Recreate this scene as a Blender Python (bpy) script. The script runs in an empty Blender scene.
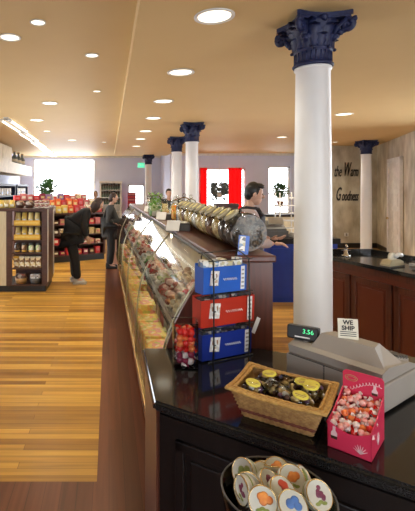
import bpy, bmesh, math, random
from mathutils import Vector, Matrix, Euler
random.seed(7)
PI = math.pi
R = math.radians
SC = bpy.context.scene
COL = SC.collection
F, H = 430.0, 1.70          # focal length in pixels of the 415x511 frame, eye height
PX, PY = 109.0, 188.0       # principal point
UP = 3.02                   # high ceiling
LOW = 2.90                  # dropped ceiling over the counters

def at(px, py, Y):
    return Vector(((px - PX) / F * Y, Y, H - (py - PY) / F * Y))

# ------------------------------------------------------------------ materials
def nodes(name):
    m = bpy.data.materials.new(name)
    m.use_nodes = True
    nt = m.node_tree
    b = nt.nodes['Principled BSDF']
    return m, nt, b

def N(nt, t, **kw):
    n = nt.nodes.new(t)
    for k, v in kw.items():
        if hasattr(n, k):
            setattr(n, k, v)
        else:
            n.inputs[k].default_value = v
    return n

def c4(c):
    return (c[0], c[1], c[2], 1.0)

def mat(name, col, rough=0.5, metal=0.0, col2=None, scale=8.0, detail=3.0, stretch=None, bump=0.0, coat=0.0, spec=None, ramp=(0.35, 0.65)):
    m, nt, b = nodes(name)
    b.inputs['Roughness'].default_value = rough
    b.inputs['Metallic'].default_value = metal
    if coat:
        b.inputs['Coat Weight'].default_value = coat
        b.inputs['Coat Roughness'].default_value = 0.08
    if spec is not None:
        b.inputs['Specular IOR Level'].default_value = spec
    b.inputs['Base Color'].default_value = c4(col)
    if col2 is None:
        col2 = tuple(min(1, x * 0.86) for x in col)
    tc = N(nt, 'ShaderNodeTexCoord')
    mp = N(nt, 'ShaderNodeMapping')
    if stretch:
        mp.inputs['Scale'].default_value = stretch
    nt.links.new(tc.outputs['Object'], mp.inputs['Vector'])
    no = N(nt, 'ShaderNodeTexNoise')
    no.inputs['Scale'].default_value = scale
    no.inputs['Detail'].default_value = detail
    nt.links.new(mp.outputs[0], no.inputs['Vector'])
    cr = N(nt, 'ShaderNodeValToRGB')
    cr.color_ramp.elements[0].position = ramp[0]
    cr.color_ramp.elements[1].position = ramp[1]
    cr.color_ramp.elements[0].color = c4(col2)
    cr.color_ramp.elements[1].color = c4(col)
    nt.links.new(no.outputs['Fac'], cr.inputs['Fac'])
    nt.links.new(cr.outputs[0], b.inputs['Base Color'])
    if bump:
        bp = N(nt, 'ShaderNodeBump')
        bp.inputs['Strength'].default_value = bump
        bp.inputs['Distance'].default_value = 0.01
        nt.links.new(no.outputs['Fac'], bp.inputs['Height'])
        nt.links.new(bp.outputs[0], b.inputs['Normal'])
    return m

def mottle(name, cols, rough=0.4, scale=30.0, voronoi=True):
    """patches of several colours, for printed papers and heaps of small wrapped pieces"""
    m, nt, b = nodes(name)
    b.inputs['Roughness'].default_value = rough
    tc = N(nt, 'ShaderNodeTexCoord')
    vo = N(nt, 'ShaderNodeTexVoronoi')
    vo.inputs['Scale'].default_value = scale
    nt.links.new(tc.outputs['Object'], vo.inputs['Vector'])
    sp = N(nt, 'ShaderNodeSeparateColor')
    nt.links.new(vo.outputs['Color'], sp.inputs[0])
    cr = N(nt, 'ShaderNodeValToRGB')
    cr.color_ramp.interpolation = 'CONSTANT'
    el = cr.color_ramp.elements
    n = len(cols)
    el[0].position = 0; el[0].color = c4(cols[0])
    el[1].position = 1.0 / n; el[1].color = c4(cols[1])
    for i in range(2, n):
        e = el.new(i / n); e.color = c4(cols[i])
    nt.links.new(sp.outputs[0], cr.inputs['Fac'])
    nt.links.new(cr.outputs[0], b.inputs['Base Color'])
    return m

def planks(name, c1, c2, cm, along_x=True, width=0.075, length=1.3, rough=0.3, bias=0.0):
    m, nt, b = nodes(name)
    tc = N(nt, 'ShaderNodeTexCoord')
    mp = N(nt, 'ShaderNodeMapping')
    if not along_x:
        mp.inputs['Rotation'].default_value = (0, 0, PI / 2)
    nt.links.new(tc.outputs['Object'], mp.inputs['Vector'])
    br = N(nt, 'ShaderNodeTexBrick')
    br.offset = 0.37; br.offset_frequency = 3
    br.inputs['Scale'].default_value = 1.0
    br.inputs['Brick Width'].default_value = length
    br.inputs['Row Height'].default_value = width
    br.inputs['Mortar Size'].default_value = 0.0015
    br.inputs['Mortar Smooth'].default_value = 0.3
    br.inputs['Bias'].default_value = bias
    br.inputs['Color1'].default_value = c4(c1)
    br.inputs['Color2'].default_value = c4(c2)
    br.inputs['Mortar'].default_value = c4(cm)
    nt.links.new(mp.outputs[0], br.inputs['Vector'])
    mp2 = N(nt, 'ShaderNodeMapping')
    mp2.inputs['Scale'].default_value = (1.2, 26.0, 1.0)
    nt.links.new(mp.outputs[0], mp2.inputs['Vector'])
    no = N(nt, 'ShaderNodeTexNoise')
    no.inputs['Scale'].default_value = 1.0
    no.inputs['Detail'].default_value = 4.0
    nt.links.new(mp2.outputs[0], no.inputs['Vector'])
    mx = N(nt, 'ShaderNodeMix', data_type='RGBA', blend_type='OVERLAY')
    mx.inputs[0].default_value = 0.55
    nt.links.new(br.outputs['Color'], mx.inputs[6])
    nt.links.new(no.outputs['Fac'], mx.inputs[7])
    nt.links.new(mx.outputs[2], b.inputs['Base Color'])
    b.inputs['Roughness'].default_value = rough
    return m

def thin_glass(name, tint=(1, 1, 1), ior=1.5, rough=0.02):
    m = bpy.data.materials.new(name)
    m.use_nodes = True
    nt = m.node_tree
    nt.nodes.remove(nt.nodes['Principled BSDF'])
    out = nt.nodes['Material Output']
    fr = N(nt, 'ShaderNodeFresnel'); fr.inputs['IOR'].default_value = ior
    tr = N(nt, 'ShaderNodeBsdfTransparent'); tr.inputs['Color'].default_value = c4(tint)
    gl = N(nt, 'ShaderNodeBsdfGlossy'); gl.inputs['Roughness'].default_value = rough
    mx = N(nt, 'ShaderNodeMixShader')
    nt.links.new(fr.outputs[0], mx.inputs[0])
    nt.links.new(tr.outputs[0], mx.inputs[1])
    nt.links.new(gl.outputs[0], mx.inputs[2])
    nt.links.new(mx.outputs[0], out.inputs['Surface'])
    return m

def emit(name, col, s):
    m, nt, b = nodes(name)
    b.inputs['Base Color'].default_value = c4(col)
    b.inputs['Emission Color'].default_value = c4(col)
    b.inputs['Emission Strength'].default_value = s
    return m

M = {}
M['ceiling'] = mat('ceiling paint', (0.74, 0.57, 0.29), 0.65, col2=(0.725, 0.555, 0.28), scale=2, spec=.3)
M['ceiling_hi'] = mat('upper ceiling paint', (0.72, 0.555, 0.285), 0.58, col2=(0.705, 0.54, 0.275), scale=2, spec=.2)
M['wall'] = mat('pale lavender wall paint', (0.70, 0.73, 0.92), 0.6, col2=(0.68, 0.71, 0.90), scale=3)
M['cream'] = mat('cream paint', (0.80, 0.72, 0.50), 0.5)
M['plaster'] = mat('mottled tan plaster', (0.66, 0.62, 0.50), 0.6, col2=(0.36, 0.31, 0.22), scale=2.6, detail=5, stretch=(1.6, 1.6, 0.8), ramp=(0.3, 0.7))
M['white'] = mat('white paint', (0.80, 0.79, 0.76), 0.4)
M['shaft'] = mat('white column paint', (0.76, 0.76, 0.76), 0.4, col2=(0.74, 0.74, 0.74))
M['navy'] = mat('navy enamel', (0.010, 0.017, 0.075), 0.55, col2=(0.007, 0.011, 0.05), scale=20)
M['floor'] = planks('honey strip flooring', (0.66, 0.36, 0.060), (0.27, 0.115, 0.016), (0.16, 0.07, 0.012), True, 0.062, 1.5, 0.30)
M['border'] = planks('dark red border boards', (0.165, 0.050, 0.022), (0.115, 0.036, 0.016), (0.06, 0.02, 0.01), False, 0.09, 2.2, 0.3)
M['granite'] = mat('black granite', (0.012, 0.012, 0.012), 0.09, col2=(0.03, 0.03, 0.03), scale=260, detail=2, ramp=(0.3, 0.5))
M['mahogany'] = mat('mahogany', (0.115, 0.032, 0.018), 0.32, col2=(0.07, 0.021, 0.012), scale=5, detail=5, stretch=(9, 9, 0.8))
M['redwood'] = mat('red mahogany doors', (0.13, 0.032, 0.018), 0.3, col2=(0.13, 0.03, 0.015), scale=5, detail=5, stretch=(9, 9, 0.8))
M['darkwood'] = mat('near black wood', (0.011, 0.007, 0.006), 0.4, col2=(0.008, 0.005, 0.0045), scale=5, detail=5, stretch=(9, 9, 0.8), spec=.3)
M['shelfwood'] = mat('dark brown shelf wood', (0.085, 0.035, 0.022), 0.4, col2=(0.055, 0.022, 0.015), scale=6, detail=4, stretch=(1, 1, 8))
M['beige'] = mat('pale beige slat panel', (0.62, 0.54, 0.36), 0.5, col2=(0.55, 0.47, 0.31), scale=6, stretch=(8, 8, 1))
M['black'] = mat('black', (0.012, 0.012, 0.013), 0.45)
M['wire'] = mat('black wire', (0.010, 0.010, 0.010), 0.35)
M['blue'] = mat('cobalt blue board', (0.015, 0.055, 0.42), 0.4)
M['brass'] = mat('brass trim', (0.78, 0.60, 0.30), 0.25, metal=1.0)
M['chrome'] = mat('chrome', (0.80, 0.80, 0.80), 0.12, metal=1.0)
M['seam'] = mat('dull gilt seam', (0.42, 0.38, 0.26), 0.28, metal=1.0)
M['steel'] = mat('brushed steel', (0.55, 0.55, 0.54), 0.3, metal=1.0)
M['glass'] = thin_glass('case glass', (0.96, 0.98, 0.96), 1.7, 0.05)
M['jarglass'] = thin_glass('jar glass', (0.95, 0.96, 0.93), 1.22)
M['acrylic'] = thin_glass('acrylic', (0.95, 0.96, 0.96), 1.45)
M['bowlglass'] = thin_glass('smoked bowl glass', (0.70, 0.70, 0.72), 1.35)
M['pane'] = thin_glass('window glass', (0.98, 0.99, 1.0), 1.45)
M['poly'] = thin_glass('clear wrap', (0.96, 0.96, 0.94), 1.6, 0.08)
M['casewhite'] = mat('cream case lining', (0.72, 0.70, 0.60), 0.5)
M['lamp'] = emit('lamp lens', (1.0, 0.93, 0.72), 2.6)
M['tube'] = emit('fluorescent tube', (1.0, 0.98, 0.92), 2.2)
M['casetube'] = emit('case lamp tube', (1.0, 0.88, 0.62), 13.0)
M['green_led'] = emit('green display digits', (0.10, 0.9, 0.35), 0.7)
M['exit'] = emit('exit sign green', (0.08, 0.75, 0.40), 1.3)
M['register'] = mat('putty grey plastic', (0.36, 0.325, 0.285), 0.5, col2=(0.35, 0.315, 0.275))
M['registerdark'] = mat('dark grey keys', (0.09, 0.085, 0.08), 0.5)
M['paper'] = mat('cream paper', (0.80, 0.76, 0.62), 0.7)
M['whitepaper'] = mat('white paper', (0.82, 0.82, 0.80), 0.6)
M['ink'] = mat('black ink', (0.015, 0.013, 0.012), 0.6)
M['wicker'] = mat('golden wicker', (0.50, 0.29, 0.10), 0.55, col2=(0.32, 0.16, 0.05), scale=60)
M['wickerrim'] = mat('yellow wicker rim', (0.60, 0.36, 0.10), 0.5, col2=(0.40, 0.21, 0.05), scale=90, stretch=(1, 1, 1))
M['wickerred'] = mat('red brown wicker band', (0.24, 0.05, 0.03), 0.55, col2=(0.15, 0.03, 0.02), scale=60)
M['choc'] = mat('chocolate', (0.075, 0.032, 0.018), 0.35, col2=(0.05, 0.02, 0.012), scale=40)
M['purplefoil'] = mat('purple foil', (0.26, 0.13, 0.24), 0.3, col2=(0.12, 0.05, 0.11), scale=60)
M['goldfoil'] = mat('gold foil', (0.66, 0.52, 0.24), 0.3, metal=0.2, col2=(0.42, 0.30, 0.10), scale=50)
M['yellowlabel'] = mat('yellow label', (0.86, 0.74, 0.10), 0.5)
M['jarlid'] = mat('pale gold lid', (0.40, 0.36, 0.24), 0.25)
M['labelpale'] = mat('pale yellow lid label', (0.74, 0.64, 0.26), 0.5)
M['pink'] = mat('crimson pink card', (0.72, 0.035, 0.10), 0.42, col2=(0.66, 0.03, 0.09), scale=3)
M['pinkwhite'] = mat('pale pink print', (0.90, 0.62, 0.64), 0.5)
M['palepink'] = mat('wrapper pale pink', (0.86, 0.52, 0.46), 0.3, col2=(0.75, 0.2, 0.16), scale=60)
M['redfoil'] = mat('red foil', (0.74, 0.03, 0.02), 0.25, col2=(0.62, 0.02, 0.015), scale=30)
M['orangefoil'] = mat('orange foil', (0.85, 0.24, 0.06), 0.28, col2=(0.78, 0.16, 0.05), scale=30)
M['whitefoil'] = mat('white foil', (0.85, 0.78, 0.74), 0.3, col2=(0.80, 0.62, 0.58), scale=40)
M['maroonfoil'] = mat('maroon foil', (0.32, 0.03, 0.07), 0.25, col2=(0.2, 0.02, 0.05), scale=50)
M['boxblue'] = mat('bright blue carton', (0.02, 0.12, 0.55), 0.35)
M['boxred'] = mat('red carton', (0.50, 0.03, 0.012), 0.35)
M['boxnavy'] = mat('deep blue carton', (0.010, 0.03, 0.26), 0.35)
M['puppy'] = mottle('puppy print', [(0.85, 0.83, 0.80), (0.9, 0.9, 0.88), (0.62, 0.45, 0.32), (0.8, 0.78, 0.75), (0.7, 0.66, 0.6)], 0.4, 85)
M['packmix'] = mottle('packet tops', [(0.75, 0.75, 0.70), (0.2, 0.2, 0.2), (0.6, 0.55, 0.35), (0.85, 0.84, 0.8), (0.25, 0.35, 0.5)], 0.4, 60)
M['packdark'] = mottle('dark packet tops', [(0.03, 0.03, 0.03), (0.10, 0.02, 0.02), (0.3, 0.28, 0.26), (0.03, 0.04, 0.09), (0.05, 0.05, 0.05)], 0.4, 70)
M['skin'] = mat('skin', (0.60, 0.36, 0.26), 0.5)
M['hairbrown'] = mat('dark brown hair', (0.045, 0.022, 0.018), 0.5, col2=(0.02, 0.01, 0.008), scale=30, stretch=(1, 1, .2))
M['hairblack'] = mat('black hair', (0.010, 0.008, 0.008), 0.45)
M['jacket'] = mat('black jacket cloth', (0.010, 0.011, 0.015), 0.8)
M['coat'] = mat('charcoal coat cloth', (0.035, 0.036, 0.036), 0.8)
M['trousers'] = mat('black trouser cloth', (0.008, 0.008, 0.010), 0.8)
M['shoe'] = mat('pale shoe leather', (0.55, 0.52, 0.46), 0.5)
M['shirt'] = mat('mauve grey shirt', (0.46, 0.37, 0.36), 0.8)
M['apron'] = mat('black apron', (0.02, 0.018, 0.022), 0.7)
M['eye'] = mat('eye', (0.02, 0.015, 0.012), 0.2)
M['curtain'] = mat('red curtain', (0.75, 0.02, 0.03), 0.8, col2=(0.62, 0.015, 0.02), scale=6)
_m = M['curtain']; _nt = _m.node_tree; _b = _nt.nodes['Principled BSDF']
_tr = N(_nt, 'ShaderNodeBsdfTranslucent'); _tr.inputs['Color'].default_value = (0.9, 0.05, 0.06, 1)
_mx = N(_nt, 'ShaderNodeMixShader'); _mx.inputs[0].default_value = 0.55
_nt.links.new(_b.outputs[0], _mx.inputs[1]); _nt.links.new(_tr.outputs[0], _mx.inputs[2])
_nt.links.new(_mx.outputs[0], _nt.nodes['Material Output'].inputs['Surface'])
M['blind'] = mat('white roller blind', (0.86, 0.87, 0.90), 0.7)
M['leaf'] = mat('green leaf', (0.10, 0.22, 0.07), 0.5, col2=(0.04, 0.10, 0.03), scale=12)
M['leafbright'] = mat('bright green leaf', (0.36, 0.66, 0.16), 0.5, col2=(0.20, 0.45, 0.08), scale=12)
M['greygreen'] = mat('grey green leaf', (0.20, 0.24, 0.24), 0.5, col2=(0.07, 0.09, 0.09), scale=12)
M['terracotta'] = mat('clay pot', (0.35, 0.18, 0.10), 0.6)
M['yellow'] = mat('yellow wrapper', (0.85, 0.66, 0.16), 0.4, col2=(0.75, 0.5, 0.10), scale=25)
M['yellowpale'] = mat('pale yellow wrapper', (0.86, 0.74, 0.34), 0.4, col2=(0.8, 0.6, 0.2), scale=25)
M['amber'] = mat('amber tray', (0.78, 0.46, 0.05), 0.4)
M['orange'] = mat('orange wrapper', (0.85, 0.20, 0.03), 0.4, col2=(0.75, 0.10, 0.02), scale=14)
M['red'] = mat('red wrapper', (0.65, 0.03, 0.03), 0.4, col2=(0.5, 0.02, 0.02), scale=14)
M['pinkbox'] = mat('dusty pink box', (0.62, 0.20, 0.18), 0.45, col2=(0.5, 0.12, 0.12), scale=14)
M['purple'] = mat('purple wrapper', (0.28, 0.16, 0.36), 0.4)
M['silverbag'] = mottle('silver and white bag', [(0.45, 0.45, 0.45), (0.75, 0.75, 0.75), (0.15, 0.15, 0.17), (0.5, 0.42, 0.36)], 0.3, 34)
M['tinprint'] = mottle('patterned tin', [(0.80, 0.72, 0.45), (0.25, 0.14, 0.07), (0.85, 0.82, 0.7), (0.6, 0.35, 0.1)], 0.35, 34)
M['basketpack'] = mottle('dark wrapped hamper', [(0.12, 0.06, 0.04), (0.4, 0.25, 0.15), (0.06, 0.04, 0.04), (0.5, 0.45, 0.4), (0.3, 0.08, 0.06)], 0.3, 20)
M['fairprint'] = mottle('cream printed pack', [(0.80, 0.68, 0.45), (0.85, 0.8, 0.7), (0.35, 0.15, 0.08), (0.8, 0.6, 0.4)], 0.4, 26)
M['candyprint'] = mottle('yellow green candy print', [(0.80, 0.62, 0.12), (0.86, 0.82, 0.50), (0.40, 0.55, 0.10), (0.85, 0.36, 0.10), (0.86, 0.72, 0.20), (0.78, 0.22, 0.30)], 0.4, 30)
M['heapA'] = mottle('red and cream sweets', [(0.62, 0.05, 0.04), (0.80, 0.72, 0.6), (0.35, 0.10, 0.06), (0.80, 0.55, 0.48), (0.3, 0.08, 0.05)], 0.35, 15)
M['heapB'] = mottle('chocolate pieces', [(0.13, 0.06, 0.03), (0.24, 0.12, 0.06), (0.62, 0.46, 0.28), (0.12, 0.05, 0.03)], 0.35, 15)
M['heapC'] = mottle('green and white sweets', [(0.2, 0.4, 0.14), (0.8, 0.8, 0.7), (0.5, 0.6, 0.3), (0.16, 0.32, 0.12)], 0.35, 15)
M['heapD'] = mottle('amber sweets', [(0.62, 0.44, 0.15), (0.84, 0.74, 0.42), (0.45, 0.28, 0.08), (0.76, 0.62, 0.33)], 0.3, 75)
M['heapE'] = mottle('dark brown sweets', [(0.06, 0.04, 0.03), (0.16, 0.10, 0.06), (0.13, 0.10, 0.08), (0.03, 0.02, 0.02)], 0.3, 85)
M['heapF'] = mottle('orange sweets', [(0.90, 0.42, 0.05), (0.88, 0.55, 0.12), (0.85, 0.28, 0.04)], 0.3, 40)
M['heapG'] = mottle('white and grey sweets', [(0.75, 0.74, 0.7), (0.4, 0.4, 0.38), (0.65, 0.6, 0.5), (0.5, 0.5, 0.46)], 0.3, 20)
M['books'] = mottle('dark spines', [(0.03, 0.07, 0.05), (0.05, 0.03, 0.02), (0.10, 0.16, 0.12), (0.02, 0.02, 0.03)], 0.5, 12)
M['tincream'] = mat('tin white', (0.66, 0.64, 0.55), 0.3)
M['peach'] = mat('peach print', (0.85, 0.33, 0.06), 0.4, col2=(0.7, 0.18, 0.04), scale=60)
M['berry'] = mat('berry print', (0.22, 0.03, 0.07), 0.4, col2=(0.12, 0.02, 0.05), scale=60)
M['fruitgreen'] = mat('olive print', (0.25, 0.30, 0.06), 0.4)
M['fruitblue'] = mat('blue print', (0.10, 0.22, 0.55), 0.4)
M['fruitred'] = mat('red print', (0.62, 0.08, 0.04), 0.4)
M['tape'] = mat('cream tape dispenser plastic', (0.50, 0.43, 0.27), 0.45)
M['doorwhite'] = mat('white door paint', (0.86, 0.85, 0.81), 0.45)
M['can'] = mat('can reflector', (0.75, 0.72, 0.62), 0.25, metal=0.6)

# ------------------------------------------------------------------ mesh builder
class MB:
    def __init__(self):
        self.v, self.f, self.mi, self.sm = [], [], [], []
    def _add(self, vs, fs, mi=0, smooth=False, mtx=None):
        b = len(self.v)
        if mtx is not None:
            vs = [mtx @ Vector(p) for p in vs]
        self.v += [tuple(p) for p in vs]
        for f in fs:
            self.f.append(tuple(b + i for i in f)); self.mi.append(mi); self.sm.append(smooth)
        return self
    def from_bm(self, bm, mi=0, smooth=False, mtx=None):
        bm.verts.ensure_lookup_table()
        bm.verts.index_update()
        vs = [v.co.copy() for v in bm.verts]
        fs = [[v.index for v in f.verts] for f in bm.faces]
        bm.free()
        return self._add(vs, fs, mi, smooth, mtx)
    def from_mesh(self, me, mi=0, smooth=True, mtx=None):
        return self._add([v.co.copy() for v in me.vertices], [list(p.vertices) for p in me.polygons], mi, smooth, mtx)
    def box(self, x0, x1, y0, y1, z0, z1, mi=0, bev=0.0, mtx=None):
        if bev > 0:
            bm = bmesh.new()
            bmesh.ops.create_cube(bm, size=1.0)
            for v in bm.verts:
                v.co = Vector(((x0 + x1) / 2 + v.co.x * (x1 - x0), (y0 + y1) / 2 + v.co.y * (y1 - y0), (z0 + z1) / 2 + v.co.z * (z1 - z0)))
            bmesh.ops.bevel(bm, geom=bm.edges[:], offset=bev, segments=2, affect='EDGES', profile=0.5)
            return self.from_bm(bm, mi, False, mtx)
        vs = [(x0, y0, z0), (x1, y0, z0), (x1, y1, z0), (x0, y1, z0), (x0, y0, z1), (x1, y0, z1), (x1, y1, z1), (x0, y1, z1)]
        fs = [(0, 3, 2, 1), (4, 5, 6, 7), (0, 1, 5, 4), (1, 2, 6, 5), (2, 3, 7, 6), (3, 0, 4, 7)]
        return self._add(vs, fs, mi, False, mtx)
    def prism(self, poly, z0, z1, mi=0, mtx=None):
        n = len(poly)
        vs = [(p[0], p[1], z0) for p in poly] + [(p[0], p[1], z1) for p in poly]
        fs = [tuple(range(n))[::-1], tuple(range(n, 2 * n))] + [(i, (i + 1) % n, n + (i + 1) % n, n + i) for i in range(n)]
        return self._add(vs, fs, mi, False, mtx)
    def extr_y(self, poly, y0, y1, mi=0, smooth=False, mtx=None):
        """poly in (x, z), extruded along y"""
        n = len(poly)
        vs = [(p[0], y0, p[1]) for p in poly] + [(p[0], y1, p[1]) for p in poly]
        fs = [tuple(range(n)), tuple(range(n, 2 * n))[::-1]] + [(i, n + i, n + (i + 1) % n, (i + 1) % n) for i in range(n)]
        return self._add(vs, fs, mi, smooth, mtx)
    def sheet_y(self, line, y0, y1, mi=0, smooth=True, thick=0.0):
        n = len(line)
        vs = [(p[0], y0, p[1]) for p in line] + [(p[0], y1, p[1]) for p in line]
        fs = [(i, i + 1, n + i + 1, n + i) for i in range(n - 1)]
        return self._add(vs, fs, mi, smooth)
    def lathe(self, prof, c=(0, 0, 0), seg=24, mi=0, mtx=None, smooth=True, caps=True):
        vs, fs = [], []
        n = len(prof)
        for r, z in prof:
            for k in range(seg):
                a = 2 * PI * k / seg
                vs.append((c[0] + r * math.cos(a), c[1] + r * math.sin(a), c[2] + z))
        for i in range(n - 1):
            for k in range(seg):
                k2 = (k + 1) % seg
                fs.append((i * seg + k, i * seg + k2, (i + 1) * seg + k2, (i + 1) * seg + k))
        if caps:
            if prof[0][0] > 1e-4:
                fs.append(tuple(range(seg))[::-1])
            if prof[-1][0] > 1e-4:
                fs.append(tuple(range((n - 1) * seg, n * seg)))
        return self._add(vs, fs, mi, smooth, mtx)
    def tube(self, pts, r, seg=8, mi=0, closed=False, mtx=None):
        pts = [Vector(p) for p in pts]
        n = len(pts)
        vs, fs = [], []
        up = None
        for i, p in enumerate(pts):
            if closed:
                t = pts[(i + 1) % n] - pts[(i - 1) % n]
            else:
                t = pts[min(i + 1, n - 1)] - pts[max(i - 1, 0)]
            t.normalize()
            if up is None:
                up = Vector((0, 0, 1)) if abs(t.z) < 0.9 else Vector((1, 0, 0))
            s = t.cross(up)
            if s.length < 1e-5:
                s = t.cross(Vector((0, 1, 0.01)))
            s.normalize()
            up = s.cross(t).normalized()
            rr = r[i] if isinstance(r, (list, tuple)) else r
            for k in range(seg):
                a = 2 * PI * k / seg
                vs.append(p + (s * math.cos(a) + up * math.sin(a)) * rr)
        m = n if closed else n - 1
        for i in range(m):
            j = (i + 1) % n
            for k in range(seg):
                k2 = (k + 1) % seg
                fs.append((i * seg + k, i * seg + k2, j * seg + k2, j * seg + k))
        if not closed:
            fs.append(tuple(range(seg))[::-1]); fs.append(tuple(range((n - 1) * seg, n * seg)))
        return self._add(vs, fs, mi, True, mtx)
    def ell(self, c, rad, mi=0, seg=12, rings=8, mtx=None, jitter=0.0, rng=None):
        vs, fs = [], []
        prof = []
        c = Vector(c)
        vs.append(Vector((0, 0, -1)))
        for i in range(1, rings):
            th = -PI / 2 + PI * i / rings
            for k in range(seg):
                a = 2 * PI * k / seg
                vs.append(Vector((math.cos(th) * math.cos(a), math.cos(th) * math.sin(a), math.sin(th))))
        vs.append(Vector((0, 0, 1)))
        out = []
        for p in vs:
            s = 1 + (rng.uniform(-jitter, jitter) if jitter else 0)
            out.append(Vector((c.x + p.x * rad[0] * s, c.y + p.y * rad[1] * s, c.z + p.z * rad[2] * s)))
        L = len(vs) - 1
        for k in range(seg):
            fs.append((0, 1 + (k + 1) % seg, 1 + k))
            fs.append((L, L - seg + k, L - seg + (k + 1) % seg))
        for i in range(rings - 2):
            for k in range(seg):
                k2 = (k + 1) % seg
                a = 1 + i * seg
                fs.append((a + k, a + k2, a + seg + k2, a + seg + k))
        return self._add(out, fs, mi, True, mtx)
    def quad(self, pts, mi=0, mtx=None):
        return self._add(pts, [tuple(range(len(pts)))], mi, False, mtx)
    def build(self, name, mats, parent=None, loc=(0, 0, 0), rot=(0, 0, 0), recalc=True):
        me = bpy.data.meshes.new(name)
        me.from_pydata(self.v, [], self.f)
        if not isinstance(mats, (list, tuple)):
            mats = [mats]
        for m in mats:
            me.materials.append(m)
        me.polygons.foreach_set('material_index', self.mi)
        me.polygons.foreach_set('use_smooth', self.sm)
        if recalc:
            bm = bmesh.new(); bm.from_mesh(me)
            bmesh.ops.recalc_face_normals(bm, faces=bm.faces[:])
            bm.to_mesh(me); bm.free()
        me.update()
        o = bpy.data.objects.new(name, me)
        COL.objects.link(o)
        o.location = loc
        o.rotation_euler = rot
        if parent is not None:
            o.parent = parent
        return o

def rotm(ax, deg, c=(0, 0, 0)):
    c = Vector(c)
    return Matrix.Translation(c) @ Matrix.Rotation(R(deg), 4, ax) @ Matrix.Translation(-c)

# ------------------------------------------------------------------ scene bookkeeping
def tag(o, label, cat, group=None):
    o['label'] = label
    o['category'] = cat
    if group:
        o['group'] = group
    return o

def thing(name, label, cat, loc=(0, 0, 0), rotz=0.0, group=None):
    o = bpy.data.objects.new(name, None)
    COL.objects.link(o)
    o.empty_display_size = 0.05
    o.location = loc
    o.rotation_euler = (0, 0, rotz)
    return tag(o, label, cat, group)

def dup(root, loc, rot=None, label=None, group=None):
    r = root.copy(); COL.objects.link(r)
    r.location = loc
    if rot is not None:
        r.rotation_euler = rot
    if label: r['label'] = label
    if group: r['group'] = group
    for ch in list(root.children):
        c = ch.copy(); COL.objects.link(c); c.parent = r
        for g in list(ch.children):
            d = g.copy(); COL.objects.link(d); d.parent = c
    return r

def struct(o):
    o['kind'] = 'structure'
    return o

ORD = ['first', 'second', 'third', 'fourth', 'fifth', 'sixth', 'seventh', 'eighth', 'ninth', 'tenth', 'eleventh', 'twelfth', 'thirteenth', 'fourteenth', 'fifteenth', 'sixteenth', 'seventeenth', 'eighteenth', 'nineteenth', 'twentieth',
       'twenty-first', 'twenty-second', 'twenty-third', 'twenty-fourth', 'twenty-fifth', 'twenty-sixth', 'twenty-seventh', 'twenty-eighth', 'twenty-ninth', 'thirtieth']
def from_left(i, n):
    return 'leftmost' if i == 0 else ('rightmost' if i == n - 1 else ORD[i] + ' from left')

def text_mesh(body, size, extrude=0.001, shear=0.0, xs=1.0, spacing=1.0, bold=0.0):
    cu = bpy.data.curves.new('lettering', 'FONT')
    cu.body = body; cu.size = size; cu.extrude = extrude; cu.shear = shear; cu.space_character = spacing
    cu.align_x = 'CENTER'; cu.align_y = 'CENTER'; cu.offset = bold; cu.resolution_u = 3
    o = bpy.data.objects.new('lettering', cu)
    COL.objects.link(o)
    dg = bpy.context.evaluated_depsgraph_get()
    me = bpy.data.meshes.new_from_object(o.evaluated_get(dg))
    bpy.data.objects.remove(o)
    bpy.data.curves.remove(cu)
    for v in me.vertices:
        v.co.x *= xs
    return me

def text_part(name, body, size, m, parent, loc, rot, **kw):
    me = text_mesh(body, size, **kw)
    me.name = name
    me.materials.clear(); me.materials.append(m)
    o = bpy.data.objects.new(name, me); COL.objects.link(o)
    o.location = loc; o.rotation_euler = rot
    if parent is not None: o.parent = parent
    return o

# ------------------------------------------------------------------ the room
YB, YBR = 18.0, 15.0        # back wall, left and right halves
XL = -3.7
def slab(name, rects, z0, z1, m):
    b = MB()
    for x0, x1, y0, y1 in rects:
        b.box(x0, x1, y0, y1, z0, z1)
    return struct(b.build(name, m))

slab('floor', [(XL, -0.07, 2.49, YB), (0.30, 8.6, -2.6, YB)], -0.08, 0.0, M['floor'])
slab('trim_1', [(-0.07, 0.30, -2.6, YB), (XL, -0.07, -2.6, 2.49)], -0.08, 0.0, M['border'])
slab('ceiling', [(XL - 0.2, 8.6, -2.6, YB + .2)], UP, UP + 0.1, M['ceiling_hi'])
b = MB()
b.box(0.20, 2.15, -2.6, 15.9, LOW, UP); b.box(2.15, 8.6, -2.6, YBR, LOW, UP)
struct(b.build('ceiling_soffit', M['ceiling']))

def wall_y(name, x0, x1, y, t, holes, m, z1=UP):
    """wall facing -y with rectangular holes (hx0,hx1,hz0,hz1)"""
    b = MB()
    xs = sorted({x0, x1} | {h[0] for h in holes} | {h[1] for h in holes})
    for a, c in zip(xs, xs[1:]):
        h = [q for q in holes if q[0] <= a + 1e-6 and q[1] >= c - 1e-6]
        if not h:
            b.box(a, c, y, y + t, 0, z1)
        else:
            if h[0][2] > 0: b.box(a, c, y, y + t, 0, h[0][2])
            if h[0][3] < z1: b.box(a, c, y, y + t, h[0][3], z1)
    return struct(b.build(name, m))

def wall_x(name, y0, y1, x, t, holes, m, z1=UP):
    b = MB()
    ys = sorted({y0, y1} | {h[0] for h in holes} | {h[1] for h in holes})
    for a, c in zip(ys, ys[1:]):
        h = [q for q in holes if q[0] <= a + 1e-6 and q[1] >= c - 1e-6]
        if not h:
            b.box(x, x + t, a, c, 0, z1)
        else:
            if h[0][2] > 0: b.box(x, x + t, a, c, 0, h[0][2])
            if h[0][3] < z1: b.box(x, x + t, a, c, h[0][3], z1)
    return struct(b.build(name, m))

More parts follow.
